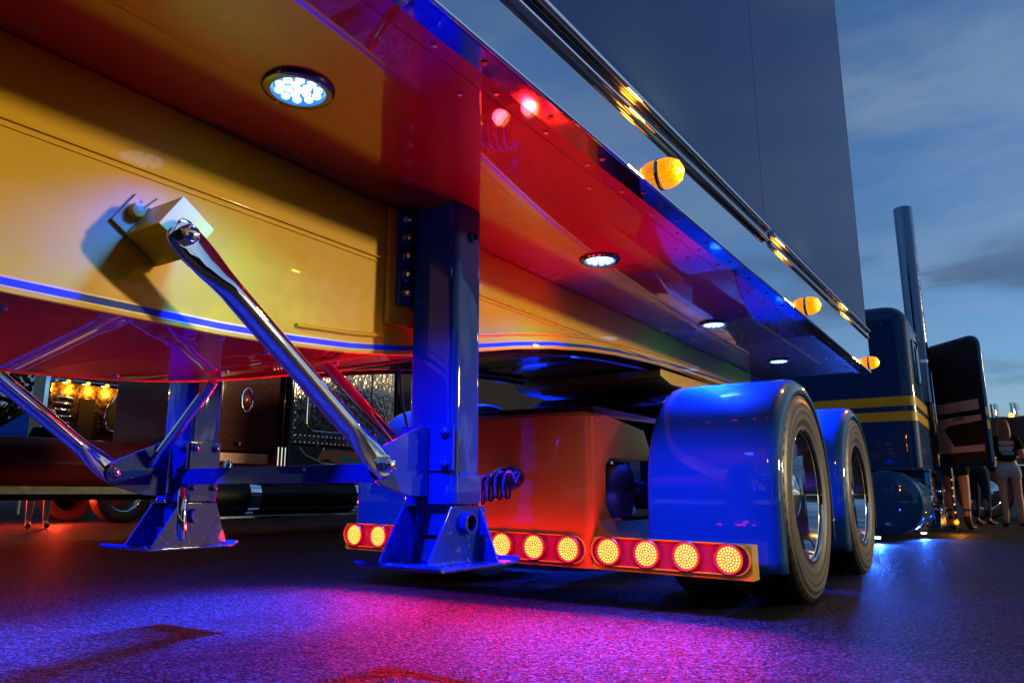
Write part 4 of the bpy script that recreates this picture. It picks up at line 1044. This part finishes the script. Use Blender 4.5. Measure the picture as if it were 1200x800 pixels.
def tree(x, y, h, r, label):
    t = thing('tree', (x, y, 0), label, 'tree', 'trees behind the parked trucks')
    tb = MB(); pts = [(x + random.uniform(-.1, .1) * i, y + random.uniform(-.1, .1) * i, h * .6 * i / 5) for i in range(6)]
    tb.tube(pts, [.22 - .03 * i for i in range(6)], 9)
    for _ in range(7):
        a = random.uniform(0, 2 * PI); z0 = h * random.uniform(.25, .5)
        tb.tube([(x, y, z0), (x + .4 * r * math.cos(a), y + .4 * r * math.sin(a), z0 + h * .12), (x + .75 * r * math.cos(a), y + .75 * r * math.sin(a), z0 + h * .22)], [.09, .06, .02], 6)
    tb.build('trunk', 'bark', t)
    cl = [(random.gauss(0, .45) * r, random.gauss(0, .45) * r, h * random.uniform(.28, .95), random.uniform(.25, .5) * r) for _ in range(26)]
    mb = MB()
    for _ in range(2600):
        cx, cy, cz, cr = random.choice(cl); d = Vector((random.gauss(0, 1), random.gauss(0, 1), random.gauss(0, 1))).normalized() * cr * random.random() ** .4
        p = Vector((x + cx, y + cy, max(.5, cz + d.z * .8))) + Vector((d.x, d.y, 0)); s = random.uniform(.10, .22)
        u = Vector((random.gauss(0, 1), random.gauss(0, 1), random.gauss(0, 1))).normalized(); w = u.orthogonal().normalized()
        mb.add([p + u * s, p + w * s * .5, p - u * s, p - w * s * .5], [(0, 1, 2, 3)])
    mb.build('crown', 'leaf', t, smooth=0); t.children[-1]['kind'] = 'stuff'
TL = ['tall dark tree beyond the blue canopy tent', 'broad dark tree between the tent and the amber-lit truck', 'dense dark tree behind the amber-lit truck', 'dark tree farther behind the riveted sleeper box', 'small dark tree far behind the black truck', 'leafy dark tree at the end of the tree line', 'low spreading dark tree beyond the truck cabs']
for i, (x, y, h, r) in enumerate(((-27, 6, 8, 2.6), (-27, 10.5, 9, 3.0), (-28, 15, 8, 2.8), (-27, 20, 9, 3), (-25, 25, 8, 3), (-22, 30, 9, 3), (-17, 34, 7, 3))):
    tree(x, y, h, r, TL[i])

# ------------------------------------------------------------------ dark trailers added to darken reflections and a sky gap
D = thing('added_trailer', (-5, -11, 0), 'long dark grey box trailer added out of view behind for dark reflections', 'trailer')  # unseen, added behind the camera for metal to mirror
MB().box(-16, 7, -12.2, -9.8, 1.0, 4.1).build('cargo_box', 'graphite', D, bevel=.04)
MB().box(-15.5, 6.5, -11.8, -10.2, .75, .995).build('chassis', 'black', D)
for x in (-14.5, -13.2, 3.6, 5.0): wheel(D, x, -9.85, 1, rz=PI / 2, full=False); wheel(D, x, -12.15, 1, rz=-PI / 2, full=False)
for x in range(-15, 7, 3): MB().lathe([(0, .04), (.02, .035), (.03, 0)], (x, -9.8, 1.08), (0, 1, 0), 12).build('marker_light', 'amber', D)

Ed_ = thing('added_trailer', (14, -3, 0), 'dark red box trailer added out of view alongside for dark reflections', 'trailer')  # unseen, added to block low sky and darken reflections on this side
MB().box(12.8, 15.2, -12, 5.5, 1.0, 4.1).build('cargo_box', 'maroon', Ed_, bevel=.04)
MB().box(13.2, 14.8, -11.5, 5.0, .75, .995).build('chassis', 'black', Ed_)
for y in (-10.8, -9.5, 2.6, 3.9): wheel(Ed_, 12.85, y, -1, full=False); wheel(Ed_, 15.15, y, 1, full=False)
Ee = thing('added_trailer', (-19, 18, 0), 'dark box trailer added far behind the riveted sleeper box to hide bright sky', 'trailer')  # added as a dark backdrop where bright sky showed through
MB().box(-20.4, -18, 11.5, 27, 1.0, 4.1).build('cargo_box', 'blackpaint', Ee, bevel=.04)
MB().box(-20, -18.4, 12, 26.5, .7, .995).build('chassis', 'black', Ee)
for y in (13, 24, 25.3): wheel(Ee, -18.05, y, 1, full=False); wheel(Ee, -20.35, y, -1, full=False)
